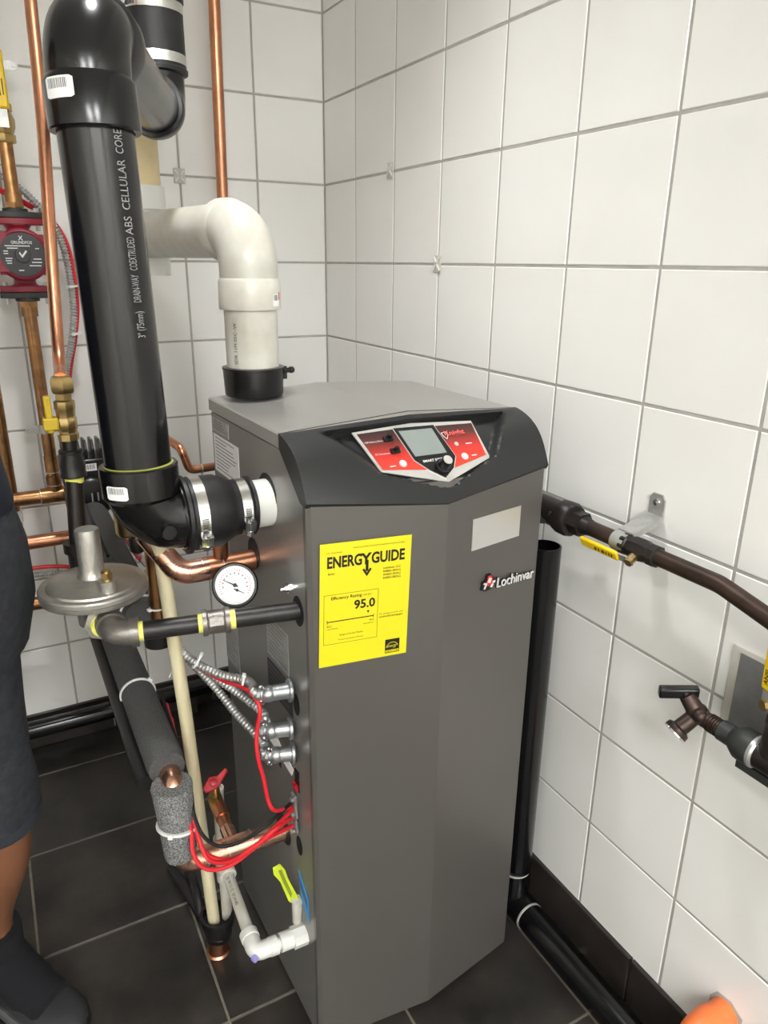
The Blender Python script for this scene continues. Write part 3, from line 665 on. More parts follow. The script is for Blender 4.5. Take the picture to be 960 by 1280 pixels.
q.build('needles', T['ink'], gt)
MB().tube([gp-gn*.018, gp-gn*.032, Vector((-.617,-.952,su_z+.004))], [.006,.007,.008], 10).build('stem', T['brass'], gt); rebase(gt)
# small copper bend behind the boiler
sb = thing('copper_bend', 'small copper elbow showing between black pipe and boiler', 'pipe')
MB().tube(fillet([(-.69, -.26, .915), (-.645, -.40, 1.02), (-0.5976,-0.6200,0.9961), (-0.5838,-0.6200,0.9483), (-0.4789,-0.6200,0.9524), (-0.2886,0.0040,0.7787)], .015), .0085, 16).build('tube', T['copper'], sb)
solder(sb, (-0.5595,-0.6200,0.9486), (1,0,.0), .0095); rebase(sb)
# ================================================================== gas train
ge = Vector((-.812, -1.087, .860)); gh = Vector((-.553, -1.136, .860)); gd = (gh-ge).normalized()
gpipe = thing('gas_pipe', 'black iron gas pipe with coupling entering the boiler side', 'pipe')
cp = ge + gd*.118
MB().tube([ge+gd*.020, cp-gd*.005], .0134, 22).build('nipple', T['iron'], gpipe)
MB().tube([cp+gd*.035, gh], .0134, 22).build('long_pipe', T['iron'], gpipe)
q = MB(); q.lathe(cp, gd, [(.0135, .000), (.0192, 0), (.0192, .006), (.0172, .008), (.0172, .030), (.0192, .032), (.0192, .038), (.0135, .038)], 24); cpl = q.build('coupling', T['malleable'], gpipe)
q = MB(); mid = cp+gd*.019; cv = Vector((-.12, -.9, .4)); cv = (cv-gd*cv.dot(gd)).normalized(); t2 = gd.cross(cv); q.box(mid+cv*.0168, (.022, .014, .003), gd, t2, cv); q.build('boss', T['malleable'], cpl, bevel=.0015)
for a in (cp-gd*.006, cp+gd*.038): MB().tube([a, a+gd*.008], [.0138,.0142], 22).build('thread_tape', T['tape'], gpipe)
MB().tube([ge+gd*.030, ge+gd*.038], .0140, 22).build('thread_tape', T['tape'], gpipe)
q = MB(); ru = Vector((-.02, 1, .10)).normalized()     # elbow, turning back to the regulator
q.tube(fillet([ge+gd*.030, ge, ge+ru*.034], .020, 8), .0180, 24)
q.tube([ge+gd*.020, ge+gd*.032], .0208, 24); q.tube([ge+ru*.022, ge+ru*.035], .0208, 24); q.build('elbow', T['malleable'], gpipe); rebase(gpipe)
rg = thing('gas_regulator', 'cast aluminium gas regulator with round diaphragm and spring tower', 'regulator')
rcn = Vector((-.822, -.994, .897))
q = MB(); q.lathe(rcn, (0,0,1), [(.040, -.016), (.066, -.013), (.0745, -.010), (.0755, -.006), (.0755, -.0035), (.0740, -.0030), (.0740, -.0020), (.0758, -.0015), (.0758, .003), (.0740, .0055), (.0650, .0055), (.0635, .0085), (.058, .0105), (.030, .0150), (.0215, .0175), (.0180, .023), (.0172, .032), (.0168, .086), (.0160, .0885), (.0, .0885)], 48); q.build('diaphragm_housing', T['alu'], rg)
q = MB(); q.tube([rcn+Vector((0,0,.087)), rcn+Vector((0,0,.0895))], [.0150,.0148], 28); q.build('seal_cap', T['galv'], rg)
bz = rcn+Vector((0,0,-.036))
q = MB(); q.lathe(bz, (0,0,1), [(.020, -.026), (.027, -.020), (.028, .012), (.040, .024)], 28); q.tube([bz+Vector((0,-.048,-.002)), bz+Vector((0,.055,.0))], .0215, 24); q.lathe(bz+Vector((0,-.048,-.002)), (0,-1,0), [(.0215,-.012),(.0245,-.010),(.0245,.004),(.020,.005)], 8); q.lathe(bz+Vector((0,.055,0)), (0,1,0), [(.0215,-.012),(.0245,-.010),(.0245,.004),(.020,.005)], 8); q.build('valve_body', T['alu'], rg)
pl_ = rcn+Vector((.014,-.047,.008)); q = MB(); q.tube([pl_, pl_+Vector((0,0,.018))], .0125, 20); q.build('vent_boss', T['alu'], rg)
q = MB(); q.tube([pl_+Vector((0,0,.018)), pl_+Vector((0,0,.022))], .0075, 16); q.hexnut(pl_+Vector((0,0,.022)), pl_+Vector((0,0,.030)), .0085); q.tube([pl_+Vector((0,0,.030)), pl_+Vector((0,0,.033))], .0050, 12); q.build('vent_plug', T['brass'], rg)
rebase(rg)
no = bz+Vector((0,-.050,-.002))
gn_ = MB().tube([no, ge+ru*.030], .0136, 20).build('gas_nipple', T['iron']); tag(gn_, 'short black nipple joining the regulator to its grey elbow', 'pipe')
q = MB().tube([no+Vector((0,.001,0)), no+Vector((0,-.010,-.001))], [.0170,.0155], 18).build('thread_tape', T['tape'], gn_)
# drop into the regulator from behind
gi = Vector((-.826, -.868, .868))
gdp = thing('gas_drop', 'dark iron gas drop with bell reducer standing behind the regulator', 'pipe')
q = MB(); q.tube(fillet([bz+Vector((0,.056,.004)), gi, gi+Vector((0,0,.05))], .022, 8), .0175, 22); q.tube([gi+Vector((0,0,.040)), gi+Vector((0,0,.056))], .0225, 22)
q.lathe(gi+Vector((0,-.03,.002)), (0,-1,0), [(.0175,-.01),(.0235,-.008),(.0235,.012),(.018,.014)], 6); q.build('elbow', T['ironbrown'], gdp)
ntop = gi+Vector((.008,.012,.160))
MB().tube([gi+Vector((0,0,.05)), ntop], .0133, 22).build('nipple', T['ironbrown'], gdp)
MB().tube([ntop-Vector((0,0,.010)), ntop+Vector((0,0,.002))], [.0139,.0145], 22).build('thread_tape', T['tape'], gdp)
q = MB(); q.lathe(ntop, (0,0,1), [(.0150,-.001),(.0195,0),(.0200,.004),(.0185,.007),(.0192,.018),(.0165,.030),(.0160,.036),(.0175,.037),(.0175,.042),(.012,.043)], 24); q.build('bell_reducer', T['iron'], gdp)
vb = ntop+Vector((0,0,.040))
MB().tube([vb, vb+Vector((0,0,.022))], .0115, 18).build('nipple', T['iron'], gdp); rebase(gdp)
gv = thing('gas_valve', 'brass gas cock with a muted yellow lever on the left gas riser', 'valve')
v0 = vb+Vector((0,0,.018))
q = MB(); q.lathe(v0, (0,0,1), [(.0150,0),(.0155,.010),(.0135,.012),(.0135,.016),(.0150,.018),(.0150,.034),(.0135,.036),(.0140,.046),(.0150,.048),(.0150,.060),(.012,.061)], 8); q.build('body', T['brass'], gv)
q = MB(); q.hexnut(v0+Vector((0,0,.062)), v0+Vector((0,0,.072)), .0125); q.lathe(v0+Vector((0,0,.072)), (0,0,1), [(.0155,0),(.0175,.003),(.0178,.018),(.0150,.024),(.0110,.026)], 6); q.build('flare_nut', T['brass'], gv)
q = MB(); hc = v0+Vector((-.018,-.006,.030)); q.tube([v0+Vector((0,-.003,.030)), hc], .0055, 10); q.build('stem', T['brass'], gv)
q = MB(); q.box(hc+Vector((-.006,0,.012)), (.010,.014,.056)); q.box(hc+Vector((-.005,0,-.002)), (.022,.016,.020)); q.build('lever', T['yellowm'], gv, bevel=.003); rebase(gv)
gr = thing('gas_riser', 'long thin copper tube running up left of the black pipe', 'pipe')
MB().tube(smooth([v0+Vector((0,0,.094)), (-0.8091,-0.7647,1.2083), (-0.7953,-0.7183,1.3766), (-0.7805,-0.6754,1.5528), (-0.7696,-0.6121,1.7293), (-0.7632,-0.5973,1.8681), (-0.7591,-0.6274,2.0428), (-0.7052,-0.2500,2.4700)], 5), .0095, 16).build('tube', T['copper'], gr); rebase(gr)
# ================================================================== insulated return and supply mains
rx, ry, rz_ = -.745, -1.035, .383
rt = thing('return_pipe', 'bright copper return pipe with elbow and tee entering the boiler low down', 'pipe')
MB().tube([(-.558,-1.041,.380), (-.66,-1.038,.381)], .0175, 24).build('tube', T['copperbright'], rt)
q = MB(); q.tube([(-.625,-1.039,.381), (-.705,-1.037,.382)], .0194, 24); q.tube([(-.655,-1.038,.382), (-.655,-.995,.386)], .0130, 18); q.build('tee', T['copperbright'], rt)
q = MB(); q.tube(fillet([(-.700,-1.037,.382), (rx,ry,rz_), (rx,ry,.44)], .026, 9), .0192, 24); q.build('elbow', T['copperbright'], rt)
MB().tube([(-.655,-1.0,.386), (-.655,-.955,.392)], .0112, 18).build('branch_tube', T['copper'], rt)
q = MB(); q.tube([(-.655,-.972,.390), (-.655,-.940,.394)], .0132, 18); q.build('branch_coupling', T['copper'], rt)
MB().tube(fillet([(rx,ry,.42), (rx,ry,.545), (rx,-.90,.545)], .03, 6), .0175, 22).build('riser_tube', T['copperbright'], rt)
for x in (-.625,-.668,-.705): solder(rt, (x,-1.038,.381), (1,0,0), .0192)
rebase(rt)
dv = thing('drain_valve', 'small brass drain valve with a red wing handle behind the return pipe', 'valve')
q = MB(); q.tube([(-.655,-.942,.394), (-.655,-.915,.398)], .0135, 8); q.tube([(-.655,-.925,.397), (-.655,-.925,.430)], .0095, 12); q.build('body', T['brass'], dv)
hc = Vector((-.657,-.927,.436)); q = MB(); hn = Vector((-.15,-.65,.75)).normalized(); hx = Vector((1,.15,.45)); hx = (hx-hn*hx.dot(hn)).normalized(); hy = hn.cross(hx)
q.prism([(.013,.005),(.031,.0075),(.033,.0),(.013,-.008),(.005,-.013),(-.010,-.011),(-.020,-.007),(-.022,.002),(-.011,.008),(0,.013)], hc, hx, hy, hn, .007); wing = q.build('wing_handle', T['redhandle'], dv, bevel=.002)
MB().lathe(hc+hn*.007, hn, [(.0075,0),(.007,.003),(.004,.004)], 14).build('screw', T['redhandle'], wing); rebase(dv)
def sleeve(label, pts, r, m, mouth=True, ends=(1,1)):
    o = MB().tube(pts, r, 30).build('foam_sleeve', m); tag(o, label, 'insulation', 'foam sleeves on the boiler pipes')
    P = [V(p) for p in pts]
    return o
sleeve('short speckled grey foam sleeve standing above the copper return elbow', [(rx,ry,.405),(rx-.001,ry,.412),(rx-.002,ry,.470),(rx-.003,ry+.003,.540),(rx-.003,ry+.003,.545)], [.0255,.0265,.0285,.0330,.0325], T['foamspeck'])
sleeve('dark grey foam sleeve on the lower level pipe, ending at bare copper', [(-.748,-1.004,.556),(-.748,-.990,.556),(-.748,-.60,.556),(-.748,-.20,.556)], [.0290,.0310,.0310,.0310], T['foam'])
cv_ = MB().tube([(-.783,-1.0,.535),(-.783,-.60,.535),(-.783,-.20,.535)], .014, 16).build('black_conduit', T['rubber']); tag(cv_, 'thin black tube running along the left of the lower foam sleeve', 'pipe')
sleeve('grey foam sleeve behind the gas regulator, cut end facing the boiler front', [(-.742,-.880,.775),(-.742,-.872,.775),(-.742,-.55,.777)], [.0300,.0325,.0325], T['foam'])
sleeve('far grey foam sleeve running back below the black pump', [(-.742,-.548,.777),(-.742,-.540,.777),(-.742,-.33,.779),(-.742,-.30,.779)], [.0310,.0325,.0325,.031], T['foam'])
endr = MB(); endr.lathe((-.722,-.893,.745), (0,0,1), [(.020,-.02),(.024,-.018),(.025,.012),(.018,.016)], 22); eo_ = endr.build('pipe_end_cap', T['rubber']); tag(eo_, 'black cap below the copper drop behind the gas pipe', 'cap')
def ziptie(label, c, axis, r, head_dir, wdt=.0045, tail=None, t=.0016):
    ax = V(axis).normalized(); z = thing('zip_tie', label, 'zip tie', group='nylon zip ties')
    q = MB(); c = V(c); q.lathe(c, ax, [(r, -wdt/2), (r+t, -wdt/2), (r+t, wdt/2), (r, wdt/2)], 32); q.build('strap', T['nylon'], z)
    hd_ = V(head_dir); hd_ = (hd_-ax*hd_.dot(ax)).normalized(); q = MB(); q.box(c+hd_*(r+.003), (.008, wdt+.003, .006), ax.cross(hd_), ax, hd_); q.build('head', T['nylon'], z, bevel=.001)
    if tail: q = MB(); q.tube(smooth([c+hd_*(r+.003)]+[V(p) for p in tail], 4), .0014, 6); q.build('tail', T['nylon'], z)
    return rebase(z)
ziptie('white zip tie round the speckled foam sleeve and red wires', (rx-.001, ry, .466), (.15,.1,1), .0325, (-.6,-1,0))
ziptie('white zip tie round the dark lower foam sleeve', (-.748,-.755,.556), (0,1,.12), .0325, (.8,-.1,.8), .004)
ziptie('thin white zip tie at the cut end of the foam sleeve', (-.742,-.862,.775), (0,1,.1), .034, (.2,-.5,-1), .003, tail=[(-.70,-.90,.70),(-.712,-.90,.66)])
ziptie('white zip tie round the copper drop left of the cream pipe', (-.717,-.895,.795), (0,.1,1), .0146, (-1,-.3,0), .0025)
# ================================================================== cream drop, drain boot, condensate plumbing
DR = Vector((-.668, -.900, 0))
tag(MB().tube([(-0.7157,-0.9401,0.9521), (-0.6941,-0.9225,0.5816), (DR.x-.004, DR.y-.004, .075)], .0118, 20).build('cream_pipe', T['creampipe']), 'long cream plastic pipe slanting down into the floor drain', 'pipe')
fd = thing('floor_drain', 'copper floor stub topped with a black rubber boot', 'drain', (0,0,0))
MB().lathe((DR.x,DR.y,.001), (0,0,1), [(.024,0),(.0205,.004),(.0205,.06)], 24).build('copper_stub', T['copper'], fd)
q = MB(); q.lathe((DR.x+.004,DR.y,.040), (0,0,1), [(.0225,-.004),(.0255,0),(.0275,.018),(.0330,.036),(.0360,.056),(.0350,.060),(.0290,.061),(.0280,.046)], 28); q.build('boot', T['rubber'], fd)
q = MB(); q.lathe((DR.x+.004,DR.y,.046), (0,0,1), [(.0262,0),(.0268,.001),(.0272,.006),(.0262,.007)], 24); q.build('clamp', T['blackgloss'], fd); rebase(fd)
cw = thing('condensate_pipe', 'white PVC condensate pipe with elbow and tee beside the floor drain', 'pipe')
wx, wy = -.645, -.905; cz = .222
MB().tube([(wx,wy,.075),(wx,wy,.40)], .0107, 18).build('standpipe', T['pvc'], cw)
MB().lathe((wx,wy,.395), (0,0,1), [(.0107,0),(.0118,.002),(.0118,.010),(.0085,.010),(.0085,.004)], 18).build('open_rim', T['pvc'], cw)
q = MB(); q.tube([(wx,wy,.185),(wx,wy,.285)], .0150, 20); q.tube([(wx,wy,.232),(wx-.002,wy-.040,.230)], .0150, 20); q.tube([(wx,wy,.270),(wx,wy,.287)], .0158, 20); q.tube([(wx-.0015,wy-.03,.230),(wx-.002,wy-.042,.230)], .0158, 20); q.build('tee', T['pvc'], cw)
ex, ey = -.652, -1.122
MB().tube([(wx-.002,wy-.03,.230),(ex,ey+.01,cz)], .0107, 18).build('slope_pipe', T['pvc'], cw)
q = MB(); q.tube(fillet([(ex,ey+.040,cz+.001),(ex,ey,cz),(ex+.036,ey,cz-.002)], .012, 7), .0150, 22); q.tube([(ex,ey+.028,cz+.001),(ex,ey+.042,cz+.0015)], .0162, 22); q.tube([(ex+.024,ey,cz-.0015),(ex+.038,ey,cz-.002)], .0162, 22); el_ = q.build('elbow', T['pvcclean'], cw)
q = MB(); q.lathe((ex-.008,ey-.0115,cz), (-.75,-.5,0), [(.0062,-.006),(.0062,.0008),(.005,.0012)], 14); q.build('primer_smear', T['purple'], el_)
q = MB(); q.tube([(ex+.03,ey,cz-.002),(ex+.09,ey,cz-.005)], .0107, 18); q.build('nipple', T['pvcclean'], cw)
q = MB(); q.tube([(ex+.043,ey,cz-.002),(ex+.072,ey,cz-.004)], .0160, 22); q.tube([(ex+.066,ey,cz-.004),(ex+.096,ey,cz-.005)], .0190, 8); q.build('adapter', T['pvcclean'], cw)
cmq = Cylmap((wx-.002,wy-.045,.230), (Vector((ex,ey,cz))-Vector((wx-.002,wy-.045,.230))), (-.5,-.2,1), .0107); tq = MB(); cmq.text(tq, '20 M 11 C  SCH 40', .0085, .006, .003, .0003); tq.build('pipe_print', T['ink'], cw); rebase(cw)
hs = wire('black_hose', [(-0.7070,-0.6576,0.0200), (-0.6970,-0.7253,0.0300), (-0.6876,-0.7860,0.0300), (-0.6797,-0.8193,0.0200), (-0.6789,-0.7822,0.0400), (-0.6712,-0.6765,0.0200)], .011, T['rubber'], n=12); tag(hs, 'loop of black rubber hose lying behind the floor drain', 'hose')
# ================================================================== cables on the boiler side
def bx(label, pts, r=.0072, group='steel armoured cables'):
    P = smooth(pts, 10); L_ = [0.0]
    for a, b_ in zip(P, P[1:]): L_.append(L_[-1]+(b_-a).length)
    n_ = int(L_[-1]/.0070); out = []; rr = []; j = 0
    for i in range(n_*4):
        s_ = L_[-1]*i/(n_*4-1)
        while j < len(P)-2 and L_[j+1] < s_: j += 1
        t = (s_-L_[j])/max(1e-9, L_[j+1]-L_[j]); out.append(P[j].lerp(P[j+1], t)); rr.append(r if i % 4 in (1, 2) else r*.74)
    o = MB().tube(out, rr, 12).build('armoured_cable', T['galv'], ang=50); tag(o, label, 'cable', group); return o
def bw(v, z, off): return bo.matrix_basis @ Vector((-HW-off, v, z))
bpy.context.view_layer.update()
cz1 = bw(.106,.713,.040); cz2 = bw(.112,.640,.036); cz3 = bw(.105,.597,.032)
bx('uppermost armoured cable, tied to the red wire, reaching the top connector', [(-0.7100,-0.7739,0.8156), (-0.7081,-0.8342,0.7567), (-0.7009,-0.8969,0.7297), (-0.6813,-0.9502,0.7131), (-0.6501,-1.0058,0.7069), (-0.6175,-1.0520,0.7111), cz1+Vector((-.018,.012,.002))])
bx('middle armoured cable reaching the second connector', [(-0.7034,-0.8189,0.7407), (-0.6859,-0.8810,0.6990), (-0.6545,-0.9533,0.6810), (-0.6212,-1.0139,0.6649), (-0.6002,-1.0716,0.6545), cz2+Vector((-.016,.012,.004))])
bx('lowest armoured cable reaching the third connector', [(-0.6943,-0.7986,0.7129), (-0.6733,-0.8619,0.6729), (-0.6441,-0.9374,0.6438), (-0.6241,-1.0062,0.6189), (-0.6050,-1.0709,0.6034), cz3+Vector((-.016,.012,.003))])
def connector(label, c, plate):
    t = thing('cable_connector', label, 'connector', group='cable connectors on the boiler side')
    c = V(c); pl0 = V(plate); d = (pl0-c).normalized()
    q = MB(); q.tube([c-d*.002, pl0-d*.006], [.0118,.0128], 18); q.lathe(pl0-d*.008, d, [(.014,0),(.0185,.001),(.0185,.005),(.015,.0075)], 18); q.sphere(c, .0135, 8); q.build('body', T['zinc'], t)
    cd_ = Vector((-.85,.5,.1)).normalized()
    q = MB(); q.tube([c+cd_*.006, c+cd_*.022], [.0112,.0106], 16); q.lathe(c+cd_*.010, cd_, [(.011,0),(.0132,.001),(.0132,.006),(.011,.007)], 10); q.build('clamp', T['zinc'], t)
    for s_ in (-1, 1):
        q = MB(); e_ = c+cd_*.013+Vector((0,-.004,.013*s_)); q.box(e_, (.009,.006,.006)); q.tube([e_, e_+Vector((0,-.008,0))], .0025, 8); q.build('clamp_screw', T['chrome'], t)
    return rebase(t)
connector('zinc elbow connector of the uppermost armoured cable', cz1, bw(.100,.711,.002))
connector('zinc elbow connector of the middle armoured cable', cz2, bw(.104,.638,.002))
connector('zinc elbow connector of the lowest armoured cable', cz3, bw(.097,.595,.002))
wp = thing('wire_clamp', 'galvanised clamp where red and black wires enter the boiler', 'clamp')
q = MB()
for z0, z1 in ((.462,.512),(.432,.462)):
    c = bw(.103,(z0+z1)/2,.004); q.box(c, (.008,.020,z1-z0-.003), (1,.03,0), (-.03,1,0), (0,0,1))
q.build('plate', T['zinc'], wp, bevel=.004)
for z0 in (.503,.472,.438): MB().tube([bw(.100,z0,.007), bw(.100,z0,.013)], .0045, 8).build('screw', T['zinc'], wp)
rebase(wp)
e1 = bw(.105,.485,.004)
rw = wire('red_wire', [(-0.6916,-0.7989,0.7774), (-0.6889,-0.8832,0.7199), (-0.6789,-0.9375,0.7027), (-0.6607,-0.9797,0.6972), (-0.6437,-1.0136,0.6958), (-0.6306,-1.0635,0.7096), (-0.6222,-1.0928,0.7080), (-0.6192,-1.1120,0.6939), (-0.6260,-1.1115,0.6550), (-0.6291,-1.1189,0.6165), (-0.6220,-1.1226,0.5709), (-0.6185,-1.1269,0.5340), (-0.6082,-1.1294,0.5112), bw(.115,.475,.002)], .0033, T['redwire']); tag(rw, 'single red wire hanging down the boiler side below the cables', 'wire')
tl_r = [[(-0.7090,-0.8258,0.5617), (-0.7150,-0.9295,0.5348), (-0.7183,-1.0145,0.5130), (-0.7221,-1.0531,0.4708), (-0.7163,-1.0763,0.4349), (-0.6962,-1.1020,0.4281), (-0.6629,-1.1261,0.4436), (-0.6175,-1.1363,0.4807)],
        [(-0.7075,-0.8236,0.5388), (-0.7174,-0.9696,0.5214), (-0.7286,-1.0541,0.4744), (-0.7328,-1.0793,0.4350), (-0.7196,-1.1040,0.4210), (-0.6893,-1.1234,0.4290), (-0.6515,-1.1339,0.4549), (-0.6114,-1.1386,0.4832)],
        [(-0.7035,-0.8291,0.5303), (-0.7208,-1.0109,0.5031), (-0.7200,-1.0661,0.4559), (-0.7113,-1.0943,0.4267), (-0.6824,-1.1239,0.4376), (-0.6385,-1.1366,0.4660)]]
for i, pts in enumerate(tl_r):
    o = wire('red_wire', pts+[bw(.108,.478-.018*i,.004)], .0036, T['redwire']); tag(o, ['upper red wire of the loop under the black wire at the return pipe', 'lowest red wire of the loop hanging round the return pipe', 'middle red wire of the loop hanging round the return pipe'][i], 'wire')
bk = wire('black_wire', [(-0.7124,-0.8098,0.5672), (-0.7155,-0.9362,0.5478), (-0.7176,-1.0242,0.5199), (-0.7217,-1.0576,0.4905), (-0.7145,-1.0882,0.4686), (-0.6946,-1.1132,0.4631), (-0.6616,-1.1273,0.4731), (-0.6229,-1.1342,0.4940), bw(.108,.492,.004)], .0030, T['black']); tag(bk, 'black wire looping with the red wires to the boiler side', 'wire')
ziptie('clear zip tie joining the red wire to the upper armoured cable', (-0.6269,-1.0523,0.7125), (1,-.3,-.25), .0105, (0,-.3,1), .003)
ziptie('white zip tie gathering cables behind the gas pipe', (-0.6748,-0.9562,0.7130), (.75,-.3,-.55), .0125, (.3,-.3,1), .003)
# ================================================================== pipes on the back wall
bp = -.13
def yv(t): return Vector(t)
rp_ = Vector((-0.8064,-0.1600,1.3603)); px_ = rp_.x; py_ = -.115
pp_ = thing('circulator_pump', 'dark red circulator pump with a round black nameplate', 'pump')
q = MB(); q.lathe((px_,py_,rp_.z), (0,0,1), [(.030,.060),(.023,.050),(.021,.030),(.030,.015),(.030,-.030),(.022,-.050),(.023,-.066),(.030,-.072)], 24)
for zz in (.066, -.078): q.prism([(-.030,-.026),(.030,-.026),(.054,-.012),(.054,.012),(.030,.026),(-.030,.026),(-.054,.012),(-.054,-.012)], (px_,py_,rp_.z+zz-.007), (1,0,0), (0,1,0), (0,0,1), .014)
q.build('casing', T['redpump'], pp_, bevel=.002)
q = MB(); q.lathe((px_,py_-.02,rp_.z-.004), (0,-1,0), [(.050,0),(.056,.004),(.056,.030),(.053,.036),(.0475,.038),(.0475,.036)], 36)
for a in (.7, 2.44, -.7, -2.44): q.box((px_+.054*math.cos(a), py_-.035, rp_.z-.004+.054*math.sin(a)), (.016,.026,.016))
q.box((px_-.052, py_-.035, rp_.z+.002), (.05,.045,.085)); q.build('motor', T['redpump'], pp_, bevel=.002)
fc = Vector((px_, py_-.0575, rp_.z-.004)); q = MB(); q.lathe(fc, (0,-1,0), [(.0462,0),(.0462,.0012)], 36); npn = q.build('nameplate', T['plate'], pp_)
q = MB(); q.lathe(fc+Vector((0,-.0012,-.001)), (0,-1,0), [(.0165,0),(.0155,.003),(.012,.0032)], 20); q.build('plug', T['plate'], npn)
tq = MB(); fo = fc+Vector((0,-.0016,0))
add_text(tq, 'GRUNDFOS', fo+Vector((-.021,0,.0225)), (1,0,0), (0,0,1), .0085, width=.042, bold=.02); add_text(tq, 'X', fo+Vector((-.005,0,.0305)), (1,0,0), (0,0,1), .012, bold=.03)
for (u, z, wd) in ((-.034,.017,.05),(-.030,.012,.022),(-.038,.006,.009),(-.038,.001,.009),(-.036,-.009,.014),(-.036,-.014,.012),(-.034,-.019,.010),(.020,-.010,.016),(.016,-.017,.020),(.010,-.024,.024),(-.012,-.034,.010),(.026,.012,.008)): flat(tq, fo+Vector((u,0,z)), (1,0,0), (0,0,1), 0, 0, wd, .0022)
q = MB()
tq.prism([(-.008,.004),(-.002,-.006),(.009,.008),(.006,.010),(-.002,.0),(-.006,.007)], fo+Vector((0,-.0032,-.001)), (1,0,0), (0,0,1), (0,-1,0), .0004)
tq.build('plate_print', T['whiteink'], npn)
for zz, sg in ((.073, 1), (-.085, -1)):
    q = MB(); q.prism([(-.030,-.026),(.030,-.026),(.056,-.012),(.056,.012),(.030,.026),(-.030,.026),(-.056,.012),(-.056,-.012)], (px_,py_,rp_.z+zz-(0 if sg > 0 else .013)), (1,0,0), (0,1,0), (0,0,1), .013)
    q.tube([(px_,py_,rp_.z+zz+sg*.010), (px_,py_,rp_.z+zz+sg*.020)], .026, 20); q.build('flange', T['darkflange'], pp_, bevel=.0015)
    for s_ in (-1, 1): MB().tube([(px_+s_*.042,py_-.008,rp_.z+zz-.026), (px_+s_*.042,py_-.008,rp_.z+zz+.022)], .0065, 6).build('bolt', T['galv'], pp_)
rebase(pp_)
ztop_ = rp_.z+.093; zbot = rp_.z-.105
pt = thing('pump_riser', 'brown copper pipe standing on top of the red pump', 'pipe')
MB().tube([(px_,py_,ztop_),(px_,py_,1.60)], .0143, 22).build('tube', T['copperold'], pt); q = MB(); q.hexnut((px_,py_,ztop_+.002),(px_,py_,ztop_+.012), .021); q.tube([(px_,py_,ztop_+.010),(px_,py_,ztop_+.032)], .0180, 20); q.build('adapter', T['copperold'], pt); rebase(pt)
lv = thing('ball_valve', 'brass ball valve with bright yellow lever at the left photo edge', 'valve')
q = MB(); q.lathe((px_,py_,1.585), (0,0,1), [(.021,0),(.0225,.002),(.0225,.016),(.019,.018),(.024,.030),(.025,.046),(.019,.060),(.0225,.062),(.0225,.076),(.019,.078)], 8); q.build('body', T['brass'], lv)
q = MB(); q.tube([(px_,py_-.015,1.622),(px_,py_-.040,1.622)], .007, 12); q.box((px_,py_-.040,1.640), (.020,.003,.060)); q.build('stem', T['galv'], lv)
q = MB(); q.box((px_+.002,py_-.043,1.70), (.026,.009,.110)); lvr = q.build('lever', T['yellowh'], lv, bevel=.004)
tq = MB()
for u, z0, l_ in ((-.006,1.665,.05),(0,1.668,.07),(.006,1.67,.03)): flat(tq, (px_+u,py_-.0478,z0), (1,0,0), (0,0,1), 0, 0, .002, l_)
tq.build('lever_print', T['ink'], lvr); rebase(lv)
MBt = MB().tube([(px_,py_,1.66),(px_,py_,TOP)], .0143, 20).build('copper_riser', T['copperold']); tag(MBt, 'copper pipe running up from the yellow-levered ball valve', 'pipe')
def strap(label, c, wide, r):
    t = thing('pipe_strap', label, 'clamp', group='galvanised pipe straps'); c = V(c); q = MB()
    q.lathe(c, (0,0,1), [(r,-.010),(r+.002,-.010),(r+.002,.010),(r,.010)], 24); q.build('band', T['galv'], t)
    for s_ in (-1, 1):
        q = MB(); q.prism([(0,-.009),(wide,-.009),(wide+.008,-.004),(wide+.008,.004),(wide,.009),(0,.009)], c+Vector((s_*r,-r*.2,0)), (s_,0,0), (0,0,1), (0,1,0), .002); q.tube([c+Vector((s_*(r+wide),-r*.2-.003,0)), c+Vector((s_*(r+wide),-r*.2+.003,0))], .004, 10); q.build('ear', T['galv'], t)
    q = MB(); q.tube([c+Vector((0,r,0)), (c.x, .002, c.z)], .005, 8); q.build('standoff', T['galv'], t)
    return rebase(t)
strap('galvanised strap behind the yellow ball valve at the left edge', (px_,py_,1.735), .022, .0146)
strap('galvanised strap on the copper pipe left of the yellow gas lever', (px_,py_,.955), .024, .0146)
hz1 = .785; hz2 = .668; hz3 = .500; XP = -.742
lp_ = thing('pump_drop', 'brown copper drop pipe with tee below the red pump', 'pipe')
MB().tube([(px_,py_,zbot),(px_,py_,hz1)], .0143, 22).build('tube', T['copperold'], lp_)
q = MB(); q.hexnut((px_,py_,zbot-.012),(px_,py_,zbot+.002), .021); q.tube([(px_,py_,zbot-.034),(px_,py_,zbot-.010)], .0180, 20); q.build('adapter', T['copperold'], lp_)
q = MB(); q.tube([(px_,py_,.845),(px_,py_,.885)], .0162, 20); q.tube([(px_,py_,.80),(px_,py_,.835)], .0180, 20); q.build('coupling', T['copperold'], lp_)
solder(lp_, (px_,py_,.845), (0,0,1), .0165); solder(lp_, (px_,py_,.812), (0,0,1), .0180); rebase(lp_)
def main(label, z, x0, x1, y_, m, r=.0175):
    t = thing('copper_main', label, 'pipe', group='level copper mains on the back wall')
    MB().tube([(x0,y_,z),(x1,y_,z)], r, 24).build('tube', m, t); return t
t = main('upper level copper main with a soldered tee, below the strap', hz1, X0+.02, XP+.02, py_, T['copperold'])
MB().tube([(px_-.035,py_,hz1),(px_+.045,py_,hz1)], .0197, 24).build('tee', T['copperold'], t); solder(t, (px_-.035,py_,hz1), (1,0,0), .0195)
MB().tube(fillet([(XP-.0,py_,hz1),(XP+.03,py_,hz1),(XP+.03,py_-.10,hz1)], .03), .0175, 20).build('elbow', T['copperold'], t); rebase(t)
